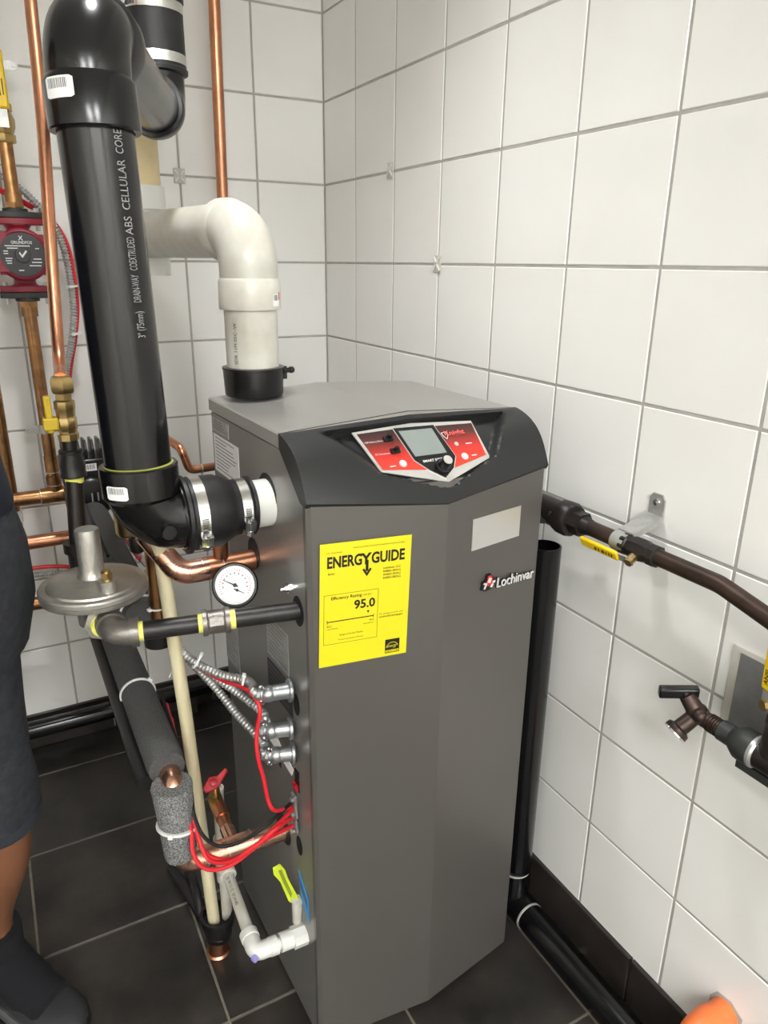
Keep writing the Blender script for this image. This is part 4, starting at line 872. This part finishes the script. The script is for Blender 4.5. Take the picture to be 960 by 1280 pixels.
t = main('middle level copper main left of the gas regulator', hz2, X0+.02, -.70, py_, T['copper']); MB().tube(fillet([(-.70,py_,hz2),(-.67,py_,hz2),(-.67,py_,.56)], .03), .0175, 20).build('elbow', T['copper'], t); rebase(t)
t = main('lowest level copper main behind the person', hz3, X0+.02, -.80, py_, T['copperold']); rebase(t)
t = thing('copper_riser', 'copper riser behind the person at the left photo edge', 'pipe'); lx = -.905
MB().tube([(lx,-.075,TOP),(lx,-.075,.5)], .0143, 20).build('tube', T['copperold'], t)
MB().tube([(lx,-.075,.715),(lx,-.075,.745)], .0185, 20).build('white_coupling', T['nylon'], t); rebase(t)
# black pump with a finned control box, right end of the upper main
bpz = .80; bc = Vector((-.738, -.240, bpz+.022))
t = thing('black_circulator', 'black finned circulator pump behind the gas drop', 'pump')
q = MB(); q.box(bc+Vector((-.005,0,.055)), (.105,.09,.065)); q.build('control_box', T['blackgloss'], t, bevel=.006)
q = MB(); q.lathe(bc+Vector((0,.02,-.005)), (0,-1,0), [(.040,0),(.052,.01),(.052,.06),(.046,.075),(.02,.08)], 28); q.box(bc+Vector((0,.0,-.02)), (.11,.08,.05)); q.build('motor', T['blackgloss'], t, bevel=.006)
for i in range(7):
    q = MB(); xx = bc.x-.050+.0155*i; q.prism([(-.040,.085),(.040,.085),(.040,.105),(.030,.125),(-.020,.128),(-.040,.110)], (xx,bc.y,bc.z), (0,1,0), (0,0,1), (1,0,0), .006); q.build('fin', T['blackgloss'], t, bevel=.001)
q = MB(); q.box(bc+Vector((.004,-.0455,.068)), (.026,.0006,.017)); st_ = q.build('barcode_sticker', T['white'], t)
q = MB()
for i in range(7): q.box(bc+Vector((-.005+.003*i,-.0462,.069)), (.0014 if i % 2 else .0008,.0004,.011))
q.build('barcode_bars', T['ink'], st_)
for dx in (.0,.013): MB().box(bc+Vector((-.002+dx,-.061,.0)), (.003,.004,.020)).build('vent_slot', T['galv'], t)
rebase(t)
t = thing('brass_air_vent', 'brass valve body with dark knob tucked behind the black elbow', 'valve')
bv = Vector((-0.7448,-0.8453,0.9538)); q = MB(); q.lathe(bv, (0,0,-1), [(.020,-.06),(.021,.0),(.0205,.035),(.017,.040),(.012,.042)], 20); q.box(bv+Vector((.012,-.012,.03)), (.012,.012,.03)); q.build('body', T['brass'], t)
q = MB(); q.lathe(bv+Vector((.012,0,-.048)), (0,0,-1), [(.010,-.01),(.0135,0),(.0150,.010),(.0130,.022),(.006,.027)], 18); q.build('knob', T['ironbrown'], t)
q = MB(); q.tube([bv+Vector((.012,0,-.042)), bv+Vector((.012,0,-.045))], .0125, 18); q.build('ring', T['chrome'], t); rebase(t)
# flex cable and red wire curving down beside the pump
o = bx('armoured cable curving right of the long copper tube beside the red pump', [(-0.8541,-0.0900,1.5380), (-0.7959,-0.0900,1.5026), (-0.7453,-0.0900,1.4498), (-0.7171,-0.0900,1.3902), (-0.7076,-0.0900,1.3101), (-0.7087,-0.0900,1.2273), (-0.7232,-0.0900,1.1521), (-0.7415,-0.0900,1.0912), (-0.7610,-0.0900,0.9775)], .0088, None)
o = wire('red_wire', [(-0.8583,-0.0700,1.5073), (-0.7984,-0.0700,1.4773), (-0.7366,-0.0700,1.4390), (-0.7052,-0.0700,1.3855), (-0.6966,-0.0700,1.3097), (-0.6982,-0.0700,1.2353), (-0.7128,-0.0700,1.1594), (-0.7332,-0.0700,1.0822), (-0.7521,-0.0700,0.9730)], .0065, T['redwire']); tag(o, 'red cable following the armoured cable beside the red pump', 'wire')
for a, l_ in (((-0.7043,-0.0820,1.2862), 'white tie on the armoured cable level with the pump motor'), ((-0.7122,-0.0820,1.1758), 'white tie on the armoured cable below the pump')): ziptie(l_, a, (.1,0,-1), .0165, (-.2,-1,0), .004)
o = bx('armoured cable slanting behind the black pump toward the foam sleeve', [(-0.7479,-0.2500,0.8117), (-0.7242,-0.2700,0.7736), (-0.7039,-0.3000,0.7493), (-0.6810,-0.3600,0.7149), (-0.7023,-0.7324,0.8094)], .0075, None)
o = wire('red_wire', [(-0.7397,-0.2200,0.8182), (-0.7129,-0.2500,0.7657), (-0.6910,-0.3000,0.7328), (-0.7058,-0.6857,0.8007)], .0045, T['redwire']); tag(o, 'red wire slanting behind the black elbow', 'wire')
o = wire('red_wire', [(-0.9234,-0.1000,0.5919), (-0.8672,-0.1000,0.5920), (-0.8107,-0.1000,0.5832), (-0.7537,-0.1000,0.5628)], .0055, T['redwire']); tag(o, 'red cable crossing the wall left of the regulator', 'wire')
o = bx('armoured cable crossing the wall under the red cable by the regulator', [(-0.9258,-0.0900,0.5705), (-0.8696,-0.0900,0.5682), (-0.8124,-0.0900,0.5613), (-0.7356,-0.0900,0.5317)], .0075, None)
o = wire('black_wire', [(-0.7582,-0.3000,0.8078), (-0.7774,-0.6184,0.8727), (-0.7717,-0.6915,0.8477), (-0.7680,-0.7229,0.8344)], .0035, T['black']); tag(o, 'thin black wire hanging between gas drop and foam sleeve', 'wire')
# ================================================================== pipes along the floor and the right wall
t = thing('skirting_pipe', 'black pipe lying along the foot of the back wall', 'pipe')
MB().tube([(X0+.02,-.048,.088),(-.03,-.048,.088)], .0255, 24).build('tube', T['abs'], t)
for x in (-2.0,-1.5,-1.0,-.5): MB().box((x,-.030,.044), (.03,.038,.088)).build('saddle', T['base'], t)
rebase(t)
t = thing('floor_pipe', 'black plastic drain pipe on the floor along the right wall', 'pipe')
fx_ = -.066; fz = .0318
MB().tube([(fx_,-1.13,fz),(fx_+.012,Y0+.02,fz)], .0302, 28).build('tube', T['abs'], t)
q = MB(); q.tube([(fx_,-1.155,fz),(fx_,-.97,fz)], .0335, 28); q.tube([(fx_,-1.10,fz),(fx_,-1.10,.115)], .0335, 28); q.build('tee', T['abs'], t)
MB().lathe((fx_+.004,-1.10,.10), (0,0,1), [(.030,0),(.0302,.001),(.0302,.762),(.0270,.763),(.0268,.60)], 28).build('standpipe', T['abs'], t)
q = MB(); q.lathe((fx_,-1.10,.112), (0,0,1), [(.0304,-.001),(.0318,0),(.0318,.003),(.0304,.004)], 28); q.lathe((fx_,-1.155,fz), (0,-1,0), [(.0304,-.001),(.0318,0),(.0318,.003),(.0304,.004)], 28); q.build('cement_bead', T['silver'], t); rebase(t)
gx_, gz_ = -.070, .935
t = thing('wall_gas_pipe', 'dark brown gas pipe held off the right wall, bending down at the photo edge', 'pipe')
MB().tube(fillet([(gx_,-1.20,gz_),(gx_,-1.465,gz_),(gx_,-1.60,gz_-.030),(gx_,-1.95,gz_-.13)], .09), .0128, 22).build('tube', T['copperdark'], t)
q = MB(); q.lathe((gx_,-1.165,gz_), (0,-1,0), [(.022,-.09),(.0245,-.088),(.0245,-.02),(.0300,-.018),(.0305,.004),(.0270,.010),(.020,.011)], 12); q.hexnut((gx_,-1.174,gz_),(gx_,-1.200,gz_), .0215); q.tube([(gx_,-1.198,gz_),(gx_,-1.215,gz_)], [.0165,.0135], 20); q.build('union', T['ironbrown'], t)
q = MB(); random.seed(8)
pts = [(gx_-.024+.006*random.random(), -1.06-.012*i, gz_+.012*math.sin(i*2.1)-.004) for i in range(9)]
q.tube(smooth(pts, 4), [.0035+.0016*math.sin(i) for i in range(len(smooth(pts, 4)))], 8); q.build('sealant', T['darkflange'], t); rebase(t)
t = thing('pipe_hanger', 'galvanised pipe hanger screwed to the right wall round the gas pipe', 'bracket')
hy_ = -1.285; q = MB(); q.lathe((gx_,hy_,gz_), (0,1,0), [(.0140,-.013),(.0165,-.013),(.0165,.013),(.0140,.013)], 28); q.build('ring', T['galv'], t)
q = MB(); a0 = Vector((gx_+.006,hy_,gz_+.016)); a1 = Vector((-.003,hy_,gz_+.034)); d_ = (a1-a0).normalized(); q.box((a0+a1)/2, ((a1-a0).length,.030,.003), d_, (0,1,0), d_.cross(Vector((0,1,0)))); 
for s_ in (-1,1): q.box((a0+a1)/2+Vector((0,s_*.0145,-.004)), ((a1-a0).length,.003,.010), d_, (0,1,0), d_.cross(Vector((0,1,0))))
q.build('arm', T['galv'], t)
q = MB(); q.prism([(-.015,.026),(.015,.026),(.015,.062),(.009,.070),(-.009,.070),(-.015,.062)], (-.0005,hy_,gz_), (0,1,0), (0,0,1), (-1,0,0), .003); q.build('foot', T['galv'], t)
q = MB(); q.lathe((-.0035,hy_,gz_+.056), (-1,0,0), [(.006,0),(.0055,.002),(.003,.003)], 12); q.build('screw', T['chrome'], t)
q = MB(); q.box((gx_-.002,hy_,gz_-.022), (.018,.022,.010)); q.build('clamp_ear', T['galv'], t, bevel=.002); rebase(t)
def lever_valve(label, c, axis, side, lever, m):
    """small brass ball valve: body along axis, stem to side, lever direction"""
    t = thing('ball_valve', label, 'valve'); c = V(c); ax = V(axis).normalized(); sd = V(side).normalized(); lv_ = V(lever).normalized()
    q = MB(); q.lathe(c, ax, [(.014,-.034),(.0175,-.032),(.0175,-.022),(.0150,-.020),(.0190,-.008),(.0190,.008),(.0150,.020),(.0175,.022),(.0175,.034),(.014,.036)], 8); q.build('body', m, t)
    q = MB(); q.tube([c, c+sd*.030], .0075, 12); q.hexnut(c+sd*.026, c+sd*.033, .0075); q.build('stem', T['brass'], t)
    n_ = lv_.cross(sd).normalized(); q = MB(); q.box(c+sd*.028+lv_*.012, (.034,.014,.0025), lv_, n_, sd); q.build('lever_plate', T['galv'], t)
    q = MB(); q.box(c+sd*.029+lv_*.060, (.078,.0185,.0065), lv_, n_, sd); le = q.build('lever', T['yellowh'], t, bevel=.004)
    return t, le, c+sd*.0329, lv_, n_, sd
t, le, lo, lv_, n_, sd = lever_valve('ball valve on the wall gas pipe, its yellow lever lying along the pipe', (gx_,-1.322,gz_), (0,-1,0), (-.80,-.12,-.42), (-.05,1,.02), T['ironbrown'])
tq = MB()
X_ = -lv_; Y_ = sd.cross(X_)
for a, wd, hh in ((.030,.004,.008),(.036,.003,.008),(.042,.003,.008),(.047,.008,.008),(.057,.004,.008),(.063,.006,.008)): flat(tq, lo-X_*a, X_, Y_, -wd*.7, -.003, 0, .003)
tq.build('lever_print', T['ink'], le); rebase(t)
# hose tap assembly
bx_, bz_ = -.070, .726
t = thing('hose_tap', 'dark brass hose tap with black T-handle on the right wall pipe', 'tap')
q = MB(); q.tube([(bx_,-1.5130,bz_),(bx_,-1.4750,bz_)], .0125, 16); q.sphere((bx_,-1.4650,bz_+.002), .0165, 8); q.tube([(bx_,-1.4650,bz_+.002),(bx_-.006,-1.4470,bz_+.024)], [.0140,.0115], 14); q.tube([(bx_,-1.4650,bz_),(bx_-.026,-1.4570,bz_-.022)], [.0115,.0125], 14); q.sphere((bx_-.008,-1.4750,bz_+.006), .011, 6); q.build('body', T['copperdark'], t)
for i in range(5): MB().tube([(bx_,-1.4870-.004*i,bz_),(bx_,-1.4892-.004*i,bz_)], .0138, 16).build('thread', T['copperdark'], t)
dn = Vector((-.62,.18,-.60)).normalized(); mo = Vector((bx_-.026,-1.4570,bz_-.022))
q = MB(); q.lathe(mo, dn, [(.012,-.004),(.0175,-.001),(.0185,.006),(.0170,.009),(.012,.0095)], 22); q.build('outlet', T['copperdark'], t)
q = MB(); q.lathe(mo+dn*.006, dn, [(.0172,0),(.0188,.0005),(.0188,.003),(.0172,.0036)], 24); q.build('outlet_rim', T['chrome'], t)
hd_ = Vector((bx_-.007,-1.4430,bz_+.028)); hax = Vector((-.75,.62,-.12)).normalized()
q = MB(); q.box(hd_+hax*.008, (.056,.016,.016), hax, (0,0,1), hax.cross(Vector((0,0,1)))); q.tube([hd_-Vector((-.001,.004,.006)), hd_+Vector((0,0,.004))], .0085, 12); q.build('handle', T['blackgloss'], t, bevel=.003); rebase(t)
t = thing('tap_branch', 'grey reducing coupling and tee feeding the hose tap', 'pipe')
q = MB(); q.tube([(bx_,-1.4930,bz_),(bx_,-1.5130,bz_)], .0118, 16); q.tube([(bx_,-1.5070,bz_),(bx_,-1.5270,bz_)], .0155, 18); q.lathe((bx_,-1.5250,bz_), (0,-1,0), [(.0155,0),(.0240,.014),(.0250,.030),(.0225,.040),(.018,.041)], 22); q.build('reducer', T['darkflange'], t)
q = MB(); q.lathe((bx_,-1.5580,bz_), (0,-1,0), [(.0225,0),(.0240,.002),(.0240,.006),(.0215,.009)], 22); q.build('solder_ring', T['galv'], t)
q = MB(); q.tube([(bx_,-1.5650,bz_),(bx_,-1.95,bz_)], .0205, 22); q.tube([(bx_,-1.5840,bz_),(bx_,-1.5840,bz_+.050)], [.0190,.0165], 20); q.tube([(bx_,-1.5840,bz_+.04),(bx_,-1.5840,bz_+.060)], .0150, 20); q.build('tee', T['ironbrown'], t)
MB().tube([(bx_,-1.5840,bz_+.05),(bx_,-1.5840,gz_-.05)], .0112, 18).build('riser', T['copperdark'], t)
MB().box((bx_+.008,-1.72,bz_-.030), (.03,.36,.012)).build('support_rail', T['darkflange'], t)
rebase(t)
t, le, lo, lv_, n_, sd = lever_valve('upright ball valve above the tap branch, yellow lever at the right edge', (bx_,-1.5840,bz_+.090), (0,0,1), (-.93,.30,0), (.02,.05,1), T['copperdark'])
tq = MB(); add_text(tq, 'ANSI', lo+lv_*.034-n_*.0035, lv_, -n_, .0085, bold=.02) if False else add_text(tq, 'ANSI', lo+lv_*.030+n_*.003, lv_, sd.cross(lv_), .0095, bold=.02); tq.build('lever_print', T['ink'], le); rebase(t)
t = thing('wall_plate', 'grey metal plate let into the right wall behind the tap branch', 'plate')
q = MB(); y0_, z0_ = -1.457, .650
q.box((-.0015,-1.585,.755), (.003,.256,.135)); q.build('frame', T['pvc'], t, bevel=.001)
q = MB(); q.box((-.0038,-1.596,.752), (.0016,.248,.125)); q.build('sheet', mat('scuffed_grey_sheet', srgb(150,150,150), .35, metal=.4, var=.5, vscale=30, col2=srgb(112,112,114)), t); rebase(t)
# orange pipe out of the wall
t = thing('orange_pipe', 'orange plastic pipe elbow coming out of the right wall', 'pipe')
oy, oz = -1.560, .190
MB().tube([(.002,oy,oz),(-.050,oy,oz)], .0235, 26).build('stub', T['orange'], t)
q = MB(); q.tube(fillet([(-.030,oy,oz),(-.075,oy,oz-.004),(-.078,oy,oz-.09)], .03, 9), .0262, 26); q.build('elbow', T['orange'], t)
MB().tube([(-.078,oy,oz-.08),(-.078,oy,.002)], .0235, 26).build('drop', T['orange'], t); rebase(t)
q = MB(); q.prism([(.03*math.cos(i*.7854+.2)*(1+.15*(i % 2)), .03*math.sin(i*.7854+.2)) for i in range(8)], (-.0004,oy,oz), (0,1,0), (0,0,1), (-1,0,0), .0012); o = q.build('wall_hole', T['grout']); o['kind'] = 'structure'
# tile spacers left in the joints
def spacer(label, c, wall):
    X = Vector((0,-1,0)) if wall == 'r' else Vector((1,0,0)); N = Vector((-1,0,0)) if wall == 'r' else Vector((0,-1,0)); Zv = Vector((0,0,1)); c = V(c)
    t = thing('tile_spacer', label, 'spacer', group='plastic tile spacers'); q = MB(); q.box(c+N*.001, (.030,.036,.002), X, Zv, N); q.build('base', T['pvc'], t, bevel=.0008)
    q = MB()
    for s_ in (-1,1): q.box(c+N*.0035, (.036,.004,.003), X*.64+Zv*s_*.77, Zv*.64-X*s_*.77, N)
    q.build('cross', T['pvcclean'], t); return rebase(t)
spacer('white plastic tile spacer high on the right wall near the corner', (-0.0010,-0.3841,1.5553), 'r'); spacer('white plastic tile spacer on the right wall above the boiler', (-0.0010,-0.6064,1.3464), 'r'); spacer('white plastic tile spacer on the back wall beside the flue tee', (-0.4077,-0.0010,1.5523), 'b')
# paint chips by the floor pipe
for i, (p, m_, l_) in enumerate((((-0.0041,-1.2613,0.0020), T['white'], 'white paint chip on the floor beside the black pipe'), ((-0.0118,-1.1993,0.0020), T['bluetag'], 'pale blue paint chip on the floor by the right wall'))):
    q = MB(); p = V(p); q.prism([(0,0),(.010,.002),(.013,.007),(.006,.010),(-.002,.006)], (min(p.x,-.022),p.y,.0005), (1,0,0), (0,1,0), (0,0,1), .0022); o = q.build('paint_chip', m_); tag(o, l_, 'chip')
# ================================================================== the person at the left edge (local axes: x to their right, y ahead)
pe = thing('person', 'person in dark denim shorts and black socks standing at the left edge', 'person', (-1.10, -.90, 0), -2.498)
J = {}; E_ = []
def jt(n, p, r, par=None): J[n] = (len(J), p, r if isinstance(r, tuple) else (r, r)); E_.append((J[par][0], J[n][0])) if par else None
jt('pelvis', (0,0,.93), (.125,.10)); jt('waist', (0,0,1.06), (.125,.095), 'pelvis'); jt('chest', (0,.0,1.27), (.135,.10), 'waist'); jt('neck0', (0,0,1.43), (.075,.07), 'chest'); jt('neck', (0,.012,1.50), .052, 'neck0'); jt('jaw', (0,.030,1.555), (.062,.072), 'neck'); jt('head', (0,.022,1.635), (.074,.092), 'jaw'); jt('crown', (0,.012,1.715), (.055,.065), 'head')
jt('nose', (0,.106,1.612), (.009,.012), 'head')
for s_, n_ in ((1,'er'),(-1,'el')): jt(n_, (.080*s_,.012,1.625), (.012,.022), 'head')
for s, n in ((1,'r'),(-1,'l')):
    kx, ky = (.098,.02); kx *= s; ax_, ay_ = (.11,.0) if s > 0 else (-.092,-.056); tx_2, ty_2 = (.14,.14) if s > 0 else (-.098,.09)
    jt(n+'hip', (.085*s,0,.86), .088, 'pelvis'); jt(n+'thigh', ((.085*s+kx)/2,ky*.5,.68), .078, n+'hip'); jt(n+'knee', (kx,ky,.48), .056, n+'thigh'); jt(n+'calf', ((kx*.6+ax_*.4),ky-.012,.36), .056, n+'knee'); jt(n+'shin', (ax_,ay_,.20), .042, n+'calf'); jt(n+'ankle', (ax_,ay_,.10), .038, n+'shin'); jt(n+'foot', (ax_*.62+tx_2*.38,ay_*.62+ty_2*.38,.046), (.030,.024), n+'ankle'); jt(n+'toe', (ax_*.25+tx_2*.75,ay_*.25+ty_2*.75,.030), (.028,.013), n+'foot')
    jt(n+'sho', (.155*s,0,1.385), .055, 'neck0'); jt(n+'elb', (.215*s,-.11,1.14), .042, n+'sho'); jt(n+'wri', (.085*s,-.20,1.00+.03*s), .028, n+'elb'); jt(n+'palm', (.03*s,-.215,.985+.03*s), (.030,.018), n+'wri')
    b0 = Vector((.03*s,-.215,.985+.03*s))
    for k, (dx, l_) in enumerate(((-.027,.075),(-.009,.085),(.009,.08),(.027,.065))):
        q0 = b0+Vector((-.035*s,-.008,dx)); jt(n+'f%da' % k, tuple(q0), .0095, n+'palm'); jt(n+'f%db' % k, tuple(q0+Vector((-l_*.5*s,-.004,-.004))), .0085, n+'f%da' % k); jt(n+'f%dc' % k, tuple(q0+Vector((-l_*.85*s,.012,-.010))), .0075, n+'f%db' % k)
    jt(n+'th', tuple(b0+Vector((-.005*s,-.010,.045))), .010, n+'palm'); jt(n+'th2', tuple(b0+Vector((-.035*s,-.014,.058))), .0085, n+'th')
me = bpy.data.meshes.new('body'); me.from_pydata([v[1] for v in J.values()], E_, []); bod = bpy.data.objects.new('body', me); C.objects.link(bod); bod.parent = pe
me.materials.append(T['skin']); bod.modifiers.new('skin', 'SKIN').use_smooth_shade = True
sk = me.skin_vertices[0].data if me.skin_vertices else None
if sk is None:
    bm = bmesh.new(); bm.from_mesh(me); bm.verts.layers.skin.verify(); bm.to_mesh(me); bm.free(); sk = me.skin_vertices[0].data
for i, v in enumerate(J.values()): sk[i].radius = v[2]; sk[i].use_root = (i == 0)
ss = bod.modifiers.new('sub', 'SUBSURF'); ss.levels = 2; ss.render_levels = 2
def rings(mb, data, n=28, caps=True):
    prev = None
    for (cx, cy, z, rx_, ry_, *f) in data:
        k = len(mb.v)
        for i in range(n):
            a = 2*PI*i/n; w_ = 1 + (f[0] if f else 0)*math.sin(a*5+z*30); mb.v.append((cx+rx_*math.cos(a)*w_, cy+ry_*math.sin(a)*w_, z))
        if prev is None: caps and mb.f.append(tuple(range(k, k+n))[::-1])
        else: mb.bridge(prev, k, n)
        prev = k
    caps and mb.f.append(tuple(range(prev, prev+n)))
q = MB()
rings(q, [(-.024,.018,1.03,.166,.128),(-.026,.020,1.0,.172,.134),(-.028,.022,.94,.182,.142),(-.028,.02,.86,.184,.144),(-.024,.015,.78,.170,.130)])
for s in (1, -1):
    ay = .0 if s > 0 else -.035
    rings(q, [(.085*s,.0,.92,.082,.112),(.088*s,-.002,.82,.094,.120,.01),(.090*s,ay*.2,.74,.090,.112,.015),(.092*s,ay*.4+.005,.66,.085,.105,.02),(.096*s,ay*.6+.008,.56,.086,.100,.025),(.099*s,ay*.8+.01,.47,.090,.098,.025),(.100*s,ay+.010,.435,.090,.099,.02),(.100*s,ay+.010,.427,.087,.095,.02),(.100*s,ay+.010,.45,.081,.090)])
sh = q.build('shorts', T['denim'], pe, ang=60)
for s, cx, cy in ((1,.100,.010),(-1,-.100,-.025)):
    q = MB(); rings(q, [(cx,cy,.454,.0915,.1005,.02),(cx,cy,.450,.0930,.102,.02),(cx,cy,.430,.0930,.102,.02),(cx,cy,.426,.0895,.098,.02)]); q.build('hem', T['hem'], sh)
q = MB()   # pocket seam on the right hip
q.tube(smooth([(-.085,.117,.985),(-.125,.098,.93),(-.155,.062,.90),(-.176,.0,.885)], 5), .0028, 6); q.tube(smooth([(-.172,-.045,.82),(-.182,-.01,.74),(-.168,.05,.74),(-.135,.094,.76)], 5), .0024, 6); q.build('pocket_seam', T['denim'], sh)
q = MB(); rings(q, [(-.024,.018,.995,.173,.134),(-.024,.018,1.010,.177,.141),(-.018,.014,1.08,.174,.140),(0,0,1.22,.178,.132),(0,0,1.34,.196,.122),(0,0,1.40,.190,.098),(0,0,1.435,.135,.086),(0,0,1.455,.085,.078),(0,.004,1.465,.070,.066)])
for s in (1,-1): e_ = Vector((.215*s,-.11,1.14)); s0 = Vector((.150*s,0,1.375)); q.tube([s0, s0.lerp(e_,.5), s0.lerp(e_,.72)], [.074,.068,.064], 20)
q.build('shirt', T['navy'], pe, ang=60)
for s, ax_, ay_, dx, dy in ((1,.11,.0,.03,.15),(-1,-.092,-.056,-.006,.15)):
    q = MB(); rings(q, [(ax_,ay_,.045,.048,.055),(ax_,ay_,.085,.047,.053),(ax_,ay_,.13,.050,.053),(ax_,ay_,.160,.0515,.054),(ax_,ay_,.168,.050,.052)], 24)
    dd = Vector((dx,dy,0)).normalized(); q.tube(smooth([(ax_,ay_,.105), Vector((ax_,ay_,.078))+dd*.045, Vector((ax_,ay_,.056))+dd*.095, Vector((ax_,ay_,.045))+dd*.13], 4), [.047]*4+[.044]*4+[.040]*4+[.034], 18); q.build('sock', T['sock'], pe)
    d2 = Vector((dx,dy,0)).normalized(); n2 = Vector((d2.y,-d2.x,0)); a0 = Vector((ax_,ay_,0))
    q = MB(); so = MB(); prev = None; k0 = None
    prof = [(-.072,.018,.030),(-.066,.032,.060),(-.04,.040,.082),(0,.043,.086),(.05,.046,.078),(.09,.050,.062),(.13,.050,.052),(.165,.042,.044),(.188,.026,.034),(.196,.010,.024)]
    for (t_, wd, hh) in prof:
        k = len(q.v); N_ = 20
        for i in range(N_):
            a = 2*PI*i/N_; y_ = math.cos(a); z_ = math.sin(a); zz = .014+(hh-.014)*(max(0, z_)**.7) if z_ > 0 else .014+.010*z_; q.v.append(tuple(a0+d2*t_+n2*wd*(abs(y_)**.75)*(1 if y_ > 0 else -1)+Vector((0,0,zz))))
        if prev is None: q.f.append(tuple(range(k, k+N_))[::-1])
        else: q.bridge(prev, k, N_)
        prev = k
    q.f.append(tuple(range(prev, prev+N_))); shoe = q.build('shoe', T['shoe'], pe)
    left = [a0+d2*t_+n2*(wd+.004) for t_, wd, hh in prof]; right = [a0+d2*t_-n2*(wd+.004) for t_, wd, hh in prof][::-1]
    q = MB(); q.prism([(p.x, p.y) for p in left+right], (0,0,.0005), (1,0,0), (0,1,0), (0,0,1), .017); q.build('sole', T['black'], shoe)
    q = MB(); P_ = [a0+d2*t_+n2*(wd+.0005)+Vector((0,0,.014+(hh-.014)*.42)) for t_, wd, hh in prof[2:-1]]; q.tube(smooth(P_, 3), .008, 8); q.build('side_panel', T['shoepanel'], shoe)
q = MB(); q.lathe((0,.0,1.655), (0,-.15,1), [(.085,-.03),(.096,.0),(.094,.04),(.078,.075),(.045,.095),(.0,.10)], 24); q.build('hair', T['hair'], pe)
for s_ in (1, -1):
    q = MB(); q.sphere((.031*s_,.0865,1.640), .0125, 8); ey = q.build('eye', T['gauge'], pe)
    q = MB(); q.sphere((.031*s_,.0945,1.640), .0060, 6); q.build('iris', T['hair'], ey)
    q = MB(); q.tube([(.014*s_,.108,1.664),(.032*s_,.107,1.669),(.050*s_,.095,1.663)], [.003,.0045,.002], 8); q.build('eyebrow', T['hair'], pe)
q = MB(); q.tube(smooth([(-.024,.096,1.572),(0,.106,1.574),(.024,.096,1.572)], 4), [.002]+[.005]*7+[.002], 8); q.build('mouth', mat('lip', srgb(120,64,54), .5), pe)
